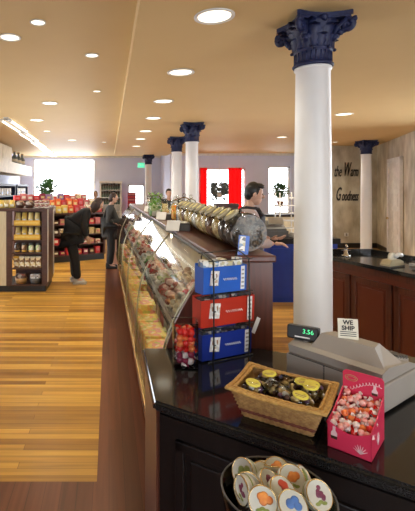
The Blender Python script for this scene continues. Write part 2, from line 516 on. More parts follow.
WN = [0]
def window_y(x0, x1, z0, z1, y, mull=(), bars=()):
    WN[0] += 1
    b = MB()
    w = 0.05
    b.box(x0, x0 + w, y, y + 0.08, z0, z1); b.box(x1 - w, x1, y, y + 0.08, z0, z1)
    b.box(x0, x1, y, y + 0.08, z0, z0 + w); b.box(x0, x1, y, y + 0.08, z1 - w, z1)
    for m_ in mull: b.box(m_ - 0.03, m_ + 0.03, y, y + 0.08, z0, z1)
    for z_ in bars: b.box(x0, x1, y + .01, y + 0.07, z_ - 0.02, z_ + 0.02)
    o = struct(b.build('window_%d' % WN[0], M['white']))
    g = MB(); g.quad([(x0, y + 0.04, z0), (x1, y + 0.04, z0), (x1, y + 0.04, z1), (x0, y + 0.04, z1)])
    g.build('pane', M['pane'], o)
    return o
def window_x(y0, y1, z0, z1, x, mull=()):
    WN[0] += 1
    b = MB(); w = 0.05
    b.box(x, x + .08, y0, y0 + w, z0, z1); b.box(x, x + .08, y1 - w, y1, z0, z1)
    b.box(x, x + .08, y0, y1, z0, z0 + w); b.box(x, x + .08, y0, y1, z1 - w, z1)
    for m_ in mull: b.box(x, x + .08, m_ - 0.03, m_ + 0.03, z0, z1)
    o = struct(b.build('window_%d' % WN[0], M['white']))
    g = MB(); g.quad([(x + .04, y0, z0), (x + .04, y1, z0), (x + .04, y1, z1), (x + .04, y0, z1)])
    g.build('pane', M['pane'], o)

wins_back = [(-3.18, -0.59, 0.75, 2.92), (0.80, 1.48, 0.5, 1.84)]
wall_y('wall_back', XL - .2, 2.15, YB, 0.2, wins_back, M['wall'])
wins_right = [(3.15, 4.78, 0.75, 2.38), (5.55, 6.32, 0.45, 2.45)]
wall_y('wall_back_right', 2.15, 6.7, YBR, 0.2, wins_right, M['wall'])
b = MB(); b.box(2.15, 2.35, YBR + .2, YB + .2, 0, UP)
struct(b.build('wall_back_return', M['wall']))
added_wins_left = [(5.2, 11.0, 0.7, 2.12)]  # unseen window, added to throw daylight into the far end
wall_x('wall_left', -2.6, YB, XL - .2, 0.2, added_wins_left, M['wall'])
added_wins_front = [(-2.6, -0.5, 0.9, 2.5), (1.8, 5.4, 0.6, 2.7)]  # windows behind the camera, added to light the front of the shop
wall_y('wall_front', XL - .2, 8.6, -2.8, 0.2, added_wins_front, M['wall'])
window_y(-3.18, -0.59, 0.75, 2.92, YB + 0.05)
window_y(0.80, 1.48, 0.5, 1.84, YB + 0.05)
window_y(3.15, 4.78, 0.75, 2.38, YBR + 0.05)
window_y(5.55, 6.32, 0.45, 2.45, YBR + 0.05, bars=(1.5,))
window_x(5.2, 11.0, 0.7, 2.12, XL - .14, mull=(7.1, 9.0))
window_y(-2.6, -0.5, 0.9, 2.5, -2.72)
window_y(1.8, 5.4, 0.6, 2.7, -2.72, mull=(4.0,))
# plastered alcove at the right
b = MB()
b.prism([(6.5, 15.0), (6.3, 12.2), (7.6, 12.2), (6.4, 9.0), (8.6, 9.0), (8.6, 15.0)], 0, UP)
struct(b.build('wall_right', M['plaster']))
added_wins_side = [(4.6, 8.0, 0.7, 2.6)]  # unseen window, added to brighten the right side
wall_x('wall_right_front', -2.6, 9.0, 6.4, 0.2, added_wins_side, M['plaster'])
window_x(4.6, 8.0, 0.7, 2.6, 6.46, mull=(6.3,))
b = MB()
b.prism([(6.29, 12.185), (7.59, 12.185), (7.6, 12.2), (6.31, 12.2)], 0, 0.14)
b.prism([(7.59, 12.19), (6.385, 9.0), (6.4, 9.0), (7.6, 12.2)], 0, 0.14)
struct(b.build('baseboard_right', M['black']))
b = MB()
b.box(XL, 2.15, YB - .015, YB, 0, .13); b.box(2.2, 6.5, YBR - .015, YBR, 0, .13)
struct(b.build('baseboard_back', M['white']))

# bulkhead on the left wall
b = MB()
b.box(XL, -2.95, 5.0, 16.4, 2.15, 2.50)
struct(b.build('trim_2', M['cream']))
# crown along far left ceiling
b = MB()
b.box(XL, 2.15, YB - .10, YB, UP - .06, UP); b.box(2.15, 6.6, YBR - .10, YBR, LOW - .07, LOW)
struct(b.build('trim_3', M['white']))

# door in the right alcove wall
dirw = Vector((7.6 - 6.4, 12.2 - 9.0, 0)).normalized()
nrm = Vector((-dirw.y, dirw.x, 0))
ang = math.atan2(dirw.y, dirw.x)
WN_D = Vector((7.055, 10.75, 0))
d0 = struct(MB().box(-0.95, 0.0, 0.0, 0.05, 0, 2.32).build('door_1', M['doorwhite'], None, WN_D + nrm * 0.005, (0, 0, ang)))
b = MB()
for z0, z1 in ((0.12, 0.5), (0.62, 1.15), (1.27, 1.55), (1.67, 2.18)):
    for x0, x1 in ((-0.85, -0.52), (-0.43, -0.10)):
        b.box(x0, x1, 0.05, 0.062, z0, z1, bev=0.006)
b.build('door_panel', M['doorwhite'], d0)
b = MB()
b.box(-1.05, -0.95, 0.0, 0.07, 0, 2.42); b.box(0.0, 0.10, 0, 0.07, 0, 2.42); b.box(-1.05, 0.10, 0, 0.07, 2.32, 2.42)
b.build('door_frame', M['doorwhite'], d0)
MB().lathe([(0.012, 0), (0.012, 0.03), (0.03, 0.04), (0.03, 0.06), (0.0, 0.07)], seg=12, mtx=Matrix.Translation((-0.06, 0.05, 0.95)) @ Matrix.Rotation(-PI / 2, 4, 'X')).build('door_handle', M['brass'], d0)

# lettering on the plaster wall
sg = thing('wall_lettering', 'black script lettering reading the Warm Goodness on mottled tan wall', 'sign', (6.76, 12.19, 1.3))
for body_, x_, z_, sz, xs_ in (('the', -.28, .86, .44, .36), ('W', -.03, .91, .56, .33), ('arm', .19, .86, .42, .33), ('G', -.27, .21, .54, .36), ('oodness', .065, .165, .40, .35)):
    text_part('lettering', body_, sz, M['ink'], sg, (x_, 0, z_), (PI / 2, 0, 0), extrude=0.008, shear=0.42, xs=xs_, bold=0.003)
ol = thing('wall_outlet', 'small white outlet plate low on mottled tan wall', 'outlet', (6.73, 12.19, 0.33))
MB().box(-.06, .06, -.008, .008, 0, .1, bev=.003).build('cover_plate', M['whitepaper'], ol)
MB().box(-.02, .02, -.012, -.008, .055, .08).box(-.02, .02, -.012, -.008, .02, .045).build('socket', M['registerdark'], ol)

# ------------------------------------------------------------------ columns
def make_column(label, x, y, top=LOW, seg=28):
    t = thing('column', label, 'column', (x, y, 0), 0, 'white columns with navy capitals')
    prof = [(0.155, 0), (0.155, 0.06), (0.165, 0.09), (0.155, 0.12), (0.14, 0.14), (0.14, 0.16), (0.128, 0.19), (0.127, 1.0), (0.121, 1.9), (0.113, top - 0.37), (0.122, top - 0.365), (0.125, top - 0.355), (0.122, top - 0.345), (0.10, top - 0.345)]
    MB().lathe(prof, seg=seg).build('shaft', M['shaft'], t)
    z = top - 0.345
    b = MB()
    b.lathe([(0.10, z), (0.130, z), (0.136, z + 0.008), (0.136, z + 0.016), (0.128, z + 0.024), (0.122, z + 0.03), (0.120, z + 0.10), (0.130, z + 0.108), (0.133, z + 0.118), (0.124, z + 0.128), (0.122, z + 0.17), (0.135, z + 0.23), (0.160, z + 0.28), (0.172, z + 0.30), (0.10, z + 0.30)], seg=seg)
    for k in range(24):
        a = 2 * PI * k / 24
        b.tube([(math.cos(a) * .121, math.sin(a) * .121, z + .032), (math.cos(a) * .120, math.sin(a) * .120, z + .098)], .006, 5)
    cap = b.build('capital', M['navy'], t)
    for k in range(8):
        a = 2 * PI * k / 8 + .39
        MB().ell((math.cos(a) * .138, math.sin(a) * .138, z + .113), (.013, .013, .012), seg=7, rings=5).build('stud', M['navy'], t)
    lv = MB()
    def leaf(a, z0, h, w, r0, curl):
        n = 8
        vs, fs = [], []
        ca, sa = math.cos(a), math.sin(a)
        for i in range(n + 1):
            u = i / n
            rr = r0 + curl * (u ** 2.0)
            zz = z0 + h * (math.sin(u * PI * .62) / math.sin(PI * .5))
            ww = w * (0.8 + 0.45 * math.sin(u * PI * 0.9)) * (1 - 0.5 * u * u) * (1 + 0.20 * ((-1) ** i))
            for sd, dr in ((-1, -0.012), (-0.5, 0.006), (0, 0.014), (0.5, 0.006), (1, -0.012)):
                q = rr + dr
                vs.append((ca * q - sa * ww * sd, sa * q + ca * ww * sd, zz))
        for i in range(n):
            for k in range(4):
                fs.append((i * 5 + k, i * 5 + k + 1, i * 5 + k + 6, i * 5 + k + 5))
        m_ = len(vs)
        vs += [(v[0] * .93, v[1] * .93, v[2] - .006) for v in vs]
        fs += [tuple(m_ + q for q in f) for f in fs]
        lv._add(vs, fs, 0, True)
    for k in range(8):
        leaf(2 * PI * k / 8, z + 0.118, 0.085, 0.042, 0.122, 0.050)
    for k in range(8):
        leaf(2 * PI * (k + .5) / 8, z + 0.125, 0.140, 0.042, 0.124, 0.085)
    for k in range(4):
        for da in (-.30, .30):
            leaf(PI / 4 + k * PI / 2 + da, z + 0.15, 0.145, 0.030, 0.125, 0.110)
    lv.build('acanthus_leaf_band', M['navy'], t)['kind'] = 'stuff'
    for k in range(4):
        a = PI / 4 + k * PI / 2
        vb = MB()
        pts, rad = [], []
        for i in range(24):
            u = i / 23
            th = u * 2.7 * PI
            q = 0.040 * (1 - 0.80 * u)
            pts.append((math.cos(a) * (0.225 - q * -math.sin(th)), math.sin(a) * (0.225 - q * -math.sin(th)), z + 0.250 + q * math.cos(th))); rad.append(0.022 - 0.006 * u)
        st = [(math.cos(a) * 0.13, math.sin(a) * 0.13, z + 0.16), (math.cos(a) * 0.165, math.sin(a) * 0.165, z + 0.25)]
        vb.tube(st + pts, [0.018, 0.022] + rad, 7)
        rq = random.Random(k)
        for i in range(9):
            u = i / 8
            rr = .15 + .115 * u; zz = z + .185 + .095 * u
            vb.ell((math.cos(a) * rr + rq.uniform(-.01, .01), math.sin(a) * rr + rq.uniform(-.01, .01), zz), (.022, .022, .020), seg=7, rings=5, jitter=.2, rng=rq)
        vb.build('volute', M['navy'], t)
    ab = MB()
    poly = []
    for k in range(4):
        a0, a1 = PI / 4 + k * PI / 2, PI / 4 + (k + 1) * PI / 2
        c = 0.272
        p0 = Vector((math.cos(a0), math.sin(a0))) * c
        p1 = Vector((math.cos(a1), math.sin(a1))) * c
        inn = -((p0 + p1) / 2).normalized()
        for sd in (0.06, 0.15, 0.25, 0.37, 0.5, 0.63, 0.75, 0.85, 0.94):
            p = p0.lerp(p1, sd) + inn * 0.062 * math.sin(sd * PI)
            poly.append((p.x, p.y))
    ab.prism(poly, z + 0.298, z + 0.318)
    ab.prism([(p[0] * 1.05, p[1] * 1.05) for p in poly], z + 0.318, top)
    ab.build('abacus', M['navy'], t)
    for k in range(4):
        a = k * PI / 2
        MB().ell((math.cos(a) * 0.160, math.sin(a) * 0.160, z + 0.302), (0.028, 0.028, 0.026), seg=8, rings=6, jitter=.15, rng=random.Random(k)).build('rosette', M['navy'], t)
    return t
col1 = make_column('large white column with navy capital nearest the cash register', 1.455, 3.07)
for lab, x, y in (('white column with navy capital behind candy jars, right of the middle pair', 1.544, 8.0),
                  ('white column with navy capital, left one of the middle pair', 1.604, 10.2),
                  ('farthest white column with navy capital, beside green exit sign', 1.43, 15.6),
                  ('white column with navy capital in front of mottled tan wall', 6.52, 10.9)):
    dup(col1, (x, y, 0), None, lab)

# ------------------------------------------------------------------ ceiling lights
def make_downlight(label, d, group):
    t = thing('downlight', label, 'ceiling light', (0, 0, 0), 0, group)
    r = d / 2
    MB().lathe([(r * 0.80, 0.0), (r, -0.001), (r, -0.008), (r * 0.86, -0.010), (r * 0.80, -0.002)], seg=28, caps=False).build('trim_ring', M['white'], t)
    MB().lathe([(r * 0.82, -0.003), (r * 0.3, -0.003), (0.0, -0.003)], seg=28, caps=False).build('lens', M['lamp'], t)
    return t
def spot(name, loc, e, size=2.2, col=(1.0, 0.88, 0.68), rad=0.06, blend=0.6):
    l = bpy.data.lights.new(name, 'SPOT')
    l.energy = e; l.spot_size = size; l.spot_blend = blend; l.color = col; l.shadow_soft_size = rad
    o = bpy.data.objects.new(name, l); COL.objects.link(o); o.location = loc
    return o
row = [3.0, 4.45, 5.93, 7.37, 9.05, 10.5, 12.3]
proto = None
SPOT_E = 38
for i, y in enumerate(row):
    lab = '%s large round downlight, counting from the camera, along ceiling above the display cases' % ORD[i]
    if proto is None:
        proto = make_downlight(lab, 0.28, 'downlight row over the display cases'); o = proto
        o.location = (0.735, y, LOW)
    else:
        o = dup(proto, (0.735 + 0.008 * i, y, LOW), None, lab)
    spot('lamp_beam', (0.735 + 0.008 * i, y, LOW - 0.02), SPOT_E * (1 + .22 * i))
o = dup(proto, (0.72, 1.53, LOW), None, 'added unseen downlight brightening the black sales counter from above the view')  # extra lamp above the view, added to light the goods on the counter
spot('lamp_beam', (0.72, 1.53, LOW - 0.02), 34)
others = [
    (344, 114, 0.28, LOW, 'large downlight on right ceiling between near column and tan wall'),
    (282, 137, 0.26, LOW, 'large downlight left of the near column, beyond the jars'),
    (335, 142, 0.15, LOW, 'small downlight close to the black script wall lettering'),
    (38, 22, 0.13, UP, 'small spotlight at top left of ceiling'),
    (10, 37, 0.19, UP, 'round downlight cut by the left picture edge'),
    (92, 55, 0.14, UP, 'small recessed spotlight midway along ceiling, left of the soffit edge'),
    (97, 91, 0.11, UP, 'tiny recessed spotlight farther along, left of the soffit edge'),
    (50, 103, 0.26, UP, 'large downlight nearest the fluorescent strips'),
    (37, 120, 0.28, UP, 'large downlight just right of the first fluorescent strip'),
    (47, 131, 0.18, UP, 'smaller downlight just right of the second fluorescent strip'),
    (72, 140, 0.26, UP, 'flat looking downlight in front of the big back window, left one'),
    (80, 153, 0.28, UP, 'farthest downlight in front of the big back window'),
    (104, 142, 0.16, UP, 'small far spotlight close to the soffit corner'),
]
for px, py, d, zc, lab in others:
    Y = (zc - H) * F / (PY - py)
    o = make_downlight(lab, d, 'other recessed ceiling lights')
    o.location = ((px - PX) / F * Y, Y, zc)
    spot('lamp_beam', (o.location.x, Y, zc - 0.02), SPOT_E * (0.9 if d > .15 else 0.4) * (4.5 if px > 250 else 1 + max(0, Y - 6) * .25))

# fluorescent strips above the left wall shelving
fx = None
for i in range(5):
    y = 8.0 + i * 1.85
    x = -1.92 - 0.035 * (y - 8)
    lab = '%s twin-tube fluorescent strip on ceiling, counting from the camera' % ORD[i]
    if fx is None:
        fx = thing('fluorescent_light', lab, 'ceiling light', (x, y, UP), 0, 'fluorescent strip lights')
        MB().extr_y([(-.05, 0), (.05, 0), (.05, -.03), (.02, -.055), (-.02, -.055), (-.05, -.03)], 0, 1.65).build('housing', M['white'], fx)
        for s in (-1, 1):
            MB().tube([(s * .085, .05, -.065), (s * .085, 1.6, -.065)], 0.02, 8).build('tube_lamp', M['tube'], fx)
            MB().box(s * .085 - .02, s * .085 + .02, 0.0, .05, -.085, -.03).box(s * .085 - .02, s * .085 + .02, 1.6, 1.65, -.085, -.03).box(min(0, s * .085), max(0, s * .085), 0.0, .03, -.05, -.03).box(min(0, s * .085), max(0, s * .085), 1.62, 1.65, -.05, -.03).build('lamp_holder', M['white'], fx)
    else:
        dup(fx, (x, y, UP), None, lab)

# exit sign
ex = thing('exit_sign', 'small green lit exit sign hanging beside the farthest column', 'sign', tuple(at(141, 167.5, 16.2)))
MB().box(-.13, .13, -.03, .03, 0, .17, bev=.008).build('housing', M['exit'], ex)
text_part('lettering', 'EXIT', .14, M['whitepaper'], ex, (0, -.032, .085), (PI / 2, 0, 0), extrude=.002)
MB().tube([(0, 0, .17), (0, 0, UP - at(141, 167.5, 16.2).z)], .008, 6).build('stem', M['white'], ex)

# ------------------------------------------------------------------ curved glass display cases
PROF = [(.192, .40), (.195, .55), (.20, .69), (.212, .83), (.235, .95), (.268, 1.045), (.305, 1.12), (.35, 1.195), (.40, 1.265), (.445, 1.32), (.475, 1.345)]
Y0, UL, NU = 2.06, 1.35, 5
CTH = .012
def CX(x, y): return x + .04 - CTH * (y - 2.0)
TOPZ, TOP0, TOP1 = 1.38, 0.465, 0.735
case = None
for i in range(NU):
    lab = ('curved glass display case nearest the counter, full of sweets' if i == 0 else
           '%s curved glass display case, counting from the black counter' % ORD[i] if i < NU - 1 else
           'farthest curved glass display case, beside the two shoppers')
    if case is None:
        t = case = thing('display_case', lab, 'display case', (CX(0, Y0), Y0, 0), CTH, 'curved glass display cases')
        e = 0.004
        L = UL - 0.004
        MB().box(.27, .74, e, L, 0.0, .08, 0).box(.225, .74, e, L, .08, .345, 0).build('base', M['mahogany'], t)
        MB().box(.18, .235, e, L, .345, .40, 0, bev=.006).build('rim', M['brass'], t)
        MB().box(.235, .71, e, L, .345, .385).build('deck', M['casewhite'], t)
        MB().sheet_y(PROF, e, L).build('glass_front', M['glass'], t)
        MB().box(.71, .74, e, L, .345, TOPZ - .035).build('back_panel', M['casewhite'], t)
        MB().box(.33, .705, .03, L - .03, .848, .858).build('glass_shelf', M['glass'], t)
        MB().tube([(p[0] - .004, .012, p[1]) for p in PROF], .0055, 6).build('glass_seam', M['seam'], t)
        lp = MB().tube([(.50, .08, 1.30), (.50, UL - .08, 1.30)], .012, 8).build('lamp_tube', M['casetube'], t)
        MB().tube([(.40, .08, .834), (.40, UL - .08, .834)], .009, 8).build('lamp_tube', M['casetube'], t)
        MB().box(.470, .476, .05, UL - .05, 1.262, 1.338).build('lamp_shade', M['steel'], t)
        for yy in (.05, UL - .06):
            MB().box(.42, .45, yy, yy + .02, .385, .848).build('shelf_bracket', M['steel'], t)
    else:
        dup(case, (CX(0, Y0 + i * UL), Y0 + i * UL + .002 * i, 0), None, lab)
# mahogany end panel belongs to the nearest case
pe = [(.225, 0), (.225, .345), (.192, .40)] + PROF[1:] + [(.475, TOPZ - .035), (.74, TOPZ - .035), (.74, 0)]
MB().extr_y(pe, -.022, -.001).build('end_panel', M['mahogany'], case)
fe = MB().extr_y(pe, UL * NU, UL * NU + .02).build('end_panel', M['mahogany'], None)
last = [o for o in COL.objects if o.get('label') == 'farthest curved glass display case, beside the two shoppers'][0]
for v in fe.data.vertices: v.co.y -= UL * (NU - 1)
fe.parent = last
ct = thing('shelf_counter', 'long mahogany counter top over the display cases, carrying the candy jars', 'counter top', (CX(0, Y0), Y0, 0), CTH)
MB().box(TOP0, TOP1 + .02, -.035, UL * NU + .02, TOPZ - .033, TOPZ, bev=.008).build('top_board', M['mahogany'], ct)
MB().box(TOP0 - .010, TOP0 - .001, -.02, UL * NU, TOPZ - .033, TOPZ - .018).build('edge_strip', M['registerdark'], ct)

# case contents ------------------------------------------------------
rng = random.Random(3)
gi = 0
boxp = []
for mname, nm in (('candyprint', 'yellow and green'),):
    pass
nb = 0
for i in range(26):
    y = Y0 + 0.16 + i * 0.262
    if y > Y0 + UL * NU - .2: break
    h = rng.uniform(.16, .24)
    lab = '%s bright printed candy box along lower deck of display cases, counting from black counter' % ORD[nb]
    t = thing('candy_box', lab, 'candy box', (CX(.328, y), y, .387), 0, 'printed candy boxes on the lower deck')
    MB().box(-.085, .085, -.105, .105, 0, h, bev=.006).build('carton', M['candyprint'], t)
    MB().box(-.089, .089, -.109, .109, h - .02, h + .012, bev=.005).build('lid', M['candyprint'], t)
    nb += 1
heaps = ['heapA', 'heapB', 'heapC', 'heapA', 'heapG', 'heapB', 'heapA', 'heapD']
hn = {'heapA': 'red and cream', 'heapB': 'chocolate', 'heapC': 'green and white', 'heapG': 'white and grey', 'heapD': 'amber'}
def heap_mesh(sx, sy, h, seed, n=60, r=.018):
    q = random.Random(seed)
    b = MB()
    for k in range(n):
        x, y = q.uniform(-sx, sx), q.uniform(-sy, sy)
        z = h * max(0.1, 1 - (x / sx) ** 2 * .7) * max(.1, 1 - (y / sy) ** 2 * .7) * q.uniform(.5, 1)
        rr = r * q.uniform(.8, 1.25)
        b.ell((x, y, rr + z), (rr, rr, rr * .8), seg=7, rings=5)
    return b
tn = 0
for i in range(26):
    y = Y0 + 0.15 + i * .265
    if y > Y0 + UL * NU - .16: break
    for rowi, (x, w, zz) in enumerate(((.45, .105, .86), (.625, .06, .86))):
        hk = heaps[(i * 2 + rowi * 3) % len(heaps)]
        lab = '%s tray of %s sweets on the glass shelf, %s row' % (ORD[i], hn[hk], 'front' if rowi == 0 else 'back')
        t = thing('sweets_tray', lab, 'tray of sweets', (CX(x, y), y, zz), CTH, 'sweets trays on the glass shelf')
        MB().box(-w, w, -.12, .12, 0, .012).box(-w, -w + .006, -.12, .12, .012, .05).box(w - .006, w, -.12, .12, .012, .05).box(-w, w, -.12, -.114, .012, .05).box(-w, w, .114, .12, .012, .05).build('tray', M['whitepaper'] if (i + rowi) % 2 else M['steel'], t)
        hh = heap_mesh(w - .03, .09, rng.uniform(.05, .15), i * 7 + rowi, 34, .025).build('sweets', M[hk], t, (0, 0, .010))
        hh['kind'] = 'stuff'
# boxes at the back of the lower deck
for i in range(24):
    y = Y0 + 0.17 + i * .285
    if y > Y0 + UL * NU - .2: break
    hk = ['red', 'fairprint', 'heapB', 'pinkbox', 'tinprint', 'whitepaper'][i % 6]
    kind = ['red', 'cream printed', 'brown speckled', 'dusty pink', 'patterned', 'white'][i % 6]
    t = thing('gift_box', '%s gift box at the back of the lower deck, %s, counting from black counter' % (ORD[i], kind), 'gift box', (CX(.58, y), y, .387), 0, 'gift boxes at the back of the lower deck')
    MB().box(-.115, .115, -.11, .11, 0, .20, bev=.006).build('carton', M[hk], t)
    MB().box(-.012, .012, -.112, .112, -.0, .204).build('ribbon', M['goldfoil'], t)

# ------------------------------------------------------------------ penny candy jars on the top
def make_jar(heap):
    t = thing('candy_jar', 'x', 'candy jar', (0, 0, 0), 0, 'round glass candy jars in a row')
    A = Matrix.Translation((0, 0, .098)) @ Matrix.Rotation(PI / 2, 4, 'X')
    MB().lathe([(.0, -.074), (.03, -.073), (.060, -.069), (.082, -.060), (.094, -.044), (.098, -.02), (.098, .02), (.094, .044), (.082, .060), (.060, .069), (.03, .073), (.0, .074)], seg=28, mtx=A).build('glass_body', M['jarglass'], t)
    # contents: lower three quarters of the drum
    q = random.Random(hash(heap) % 1000 if False else len(heap))
    n = 24
    poly = []
    for k in range(n + 1):
        a = PI * 1.16 + (PI * 1.68) * k / n - PI * 0.16
        poly.append((.090 * math.cos(a), .098 + .090 * math.sin(a)))
    c = MB()
    c.extr_y(poly, -.058, .058, smooth=False)
    for k in range(26):
        x = q.uniform(-.075, .075)
        zb = .098 + .030 + q.uniform(-.01, .012)
        rr = q.uniform(.012, .018)
        c.ell((x, q.uniform(-.045, .045), zb), (rr, rr, rr), seg=7, rings=5)
    for k in range(40):
        a = q.uniform(PI * .95, PI * 2.05); rr = .074 * math.sqrt(q.random())
        c.ell((rr * math.cos(a), -.056 if k % 2 else .056, .098 + rr * math.sin(a)), (.013, .008, .013), seg=7, rings=5)
    c.build('sweets', M[heap], t)['kind'] = 'stuff'
    # slanted mouth and lid on the customers' side
    T = Matrix.Translation((-.060, 0, .172)) @ Matrix.Rotation(R(-38), 4, 'Y')
    MB().lathe([(.044, -.03), (.044, .0), (.047, .004), (.047, .010), (.042, .010)], seg=20, mtx=T, caps=False).build('neck', M['jarglass'], t)
    MB().lathe([(.0, .010), (.042, .010), (.044, .013), (.043, .018), (.036, .023), (.0, .025)], seg=20, mtx=T).build('lid', M['jarlid'], t)
    MB().ell((0, 0, .026), (.027, .020, .003), seg=14, rings=4, mtx=T).build('lid_label', M['labelpale'], t)
    return t
protos = {h: None for h in ('heapE', 'heapD', 'heapB', 'heapG')}
seqj = ['heapE', 'heapE', 'heapD', 'heapB', 'heapD', 'heapD', 'heapG', 'heapD', 'heapD', 'heapB', 'heapD']
jn = {'heapE': 'dark brown', 'heapD': 'amber', 'heapB': 'chocolate', 'heapG': 'pale grey'}
for i, hk in enumerate(seqj):
    y = 2.17 + i * .150
    x = .69 + .002 * ((i * 7) % 5 - 2)
    lab = '%s glass jar of %s sweets, counting from near end of the row' % (ORD[i], jn[hk])
    if protos[hk] is None:
        protos[hk] = make_jar(hk); o = protos[hk]; o.location = (x, y, TOPZ); o['label'] = lab
    else:
        dup(protos[hk], (x, y, TOPZ), None, lab)

def apothecary(label, x, y, r, h, heap, fill=.7, foot=False):
    t = thing('apothecary_jar', label, 'glass jar', (x, y, TOPZ), 0, 'lidded glass jars')
    z0 = .06 if foot else 0
    if foot:
        MB().lathe([(r * .7, 0), (r * .7, .008), (.012, .02), (.012, .05), (r * .5, .06)], seg=18).build('foot', M['registerdark'], t)
    MB().lathe([(r * .8, z0), (r, z0 + .02), (r, z0 + h * .75), (r * .8, z0 + h * .92), (r * .75, z0 + h)], seg=20).build('glass_body', M['jarglass'], t)
    b = MB().lathe([(0, z0 + .006), (r * .78, z0 + .006), (r * .93, z0 + .025), (r * .93, z0 + h * fill), (0, z0 + h * fill + .01)], seg=16)
    q = random.Random(5)
    for k in range(14):
        a = q.uniform(0, 2 * PI); d = r * .7 * math.sqrt(q.random())
        b.ell((d * math.cos(a), d * math.sin(a), z0 + h * fill), (.016, .016, .014), seg=7, rings=5)
    b.build('sweets', M[heap], t)['kind'] = 'stuff'
    lid = MB().lathe([(r * .8, z0 + h), (r * .85, z0 + h + .008), (r * .7, z0 + h + .03), (r * .2, z0 + h + .045), (.0, z0 + h + .047)], seg=20).build('lid', M['jarglass'], t)
    MB().ell((0, 0, z0 + h + .062), (.017, .017, .018), seg=10, rings=7).build('knob', M['jarglass'], lid)
    return t
apothecary('tall lidded glass jar with pale sweets behind the row of round jars', .695, 3.98, .075, .19, 'heapG', .7)
apothecary('footed glass jar of amber sweets at the far end of round jars', .725, 3.80, .055, .12, 'heapD', .6, True)
apothecary('lidded glass jar of orange sweets beside the white columns', .675, 4.22, .068, .17, 'heapF', .8)
apothecary('lidded jar of pale sweets next to the orange jar', .69, 4.50, .06, .15, 'heapG', .7)
# green leafy jar
t = apothecary('glass jar stuffed with bright green leaves on the counter top', .515, 4.78, .075, .20, 'heapC', .6)
lb = MB(); q = random.Random(9)
for k in range(130):
    a, rr, zz = q.uniform(0, 2 * PI), q.uniform(.02, .075), q.uniform(.05, .25)
    p = Vector((rr * math.cos(a), rr * math.sin(a), zz)); d = Vector((math.cos(a), math.sin(a), q.uniform(.2, 1.2))) * .03
    s = Vector((-math.sin(a), math.cos(a), 0)) * .011
    lb.quad([p - s, p + d * .5 - s, p + d, p + d * .5 + s, p + s])
lb.build('leaf_bunch', M['leafbright'], t)['kind'] = 'stuff'
apothecary('far lidded jar of amber sweets beyond the green jar', .70, 5.5, .06, .15, 'heapD', .7)
apothecary('far lidded jar of white sweets near the end of the counter top', .62, 6.4, .06, .16, 'heapG', .7)
apothecary('far lidded jar of red and cream sweets near the end of the counter top', .68, 7.2, .06, .16, 'heapA', .7)
t = thing('sweets_tray', 'shallow golden tray of sweets between green jar and orange jar', 'tray of sweets', (.645, 5.02, TOPZ))
MB().lathe([(.07, 0), (.095, .05), (.098, .05), (.074, .0)], seg=20).build('tray', M['wickerrim'], t)
heap_mesh(.06, .06, .03, 4, 30, .015).build('sweets', M['heapD'], t, (0, 0, .02))['kind'] = 'stuff'

def scale(label, x, y):
    t = thing('counter_scale', label, 'scale', (x, y, TOPZ), 0, 'counter scales')
    MB().extr_y([(-.03, 0), (.13, 0), (.13, .05), (.03, .055), (-.03, .02)], -.075, .075).build('body', M['registerdark'], t)
    MB().box(.02, .13, -.07, .07, .055, .064, bev=.003).build('pan', M['steel'], t)
    T = Matrix.Translation((.0, -.085, .03)) @ Matrix.Rotation(R(-25), 4, 'Z') @ Matrix.Rotation(R(-30), 4, 'X')
    MB().box(-.05, .05, -.004, .004, -.03, .055, mtx=T, bev=.002).build('display_card', M['whitepaper'], t)
    return t
scale('nearest small dark scale with tilted white card beside the round jars', .47, 3.25)
scale('middle small dark scale with tilted white card before the green jar', .52, 4.38)
scale('farthest small dark scale with tilted white card on counter top', .52, 5.85)

# ------------------------------------------------------------------ front counter
GZ = .95
P1, P2 = Vector((.155, 1.515)), Vector((.7625, 1.075))
fd = (P2 - P1).normalized()
fn = Vector((-fd.y, fd.x))
Pe = P1 + fd * 1.45
fc = thing('sales_counter', 'black front counter with polished granite top and dark panelled front', 'counter', (0, 0, 0))
top = [(P1.x, P1.y), (Pe.x, Pe.y), (1.75, Pe.y), (1.75, 1.62), (1.22, 2.02), (.80, 1.965), (.70, 2.02), (.155, 2.02)]
b = MB()
bm = bmesh.new()
vs = [bm.verts.new((p[0], p[1], GZ - .035)) for p in top]
fc_ = bm.faces.new(vs)
ex_ = bmesh.ops.extrude_face_region(bm, geom=[fc_])
for v in ex_['geom']:
    if isinstance(v, bmesh.types.BMVert): v.co.z = GZ
bmesh.ops.bevel(bm, geom=[e for e in bm.edges if abs(e.verts[0].co.z - e.verts[1].co.z) < 1e-5], offset=.010, segments=3, affect='EDGES')
b.from_bm(bm, 0, False)
b.build('granite_top', M['granite'], fc)
ins = .024
q1 = P1 + fn * ins + fd * .02
q2 = Pe + fn * ins
body = [(.18, q1.y), (q2.x, q2.y), (1.72, q2.y), (1.72, 1.60), (1.2, 1.98), (.80, 1.94), (.70, 2.0), (.18, 2.0)]
MB().prism(body, .0, GZ - .036).build('cabinet_body', M['darkwood'], fc)
MB().box(.168, .18, 1.53, 2.0, 0, GZ - .036).build('side_panel', M['mahogany'], fc)  # same dark cabinet; the lighter wood paints in light from the left
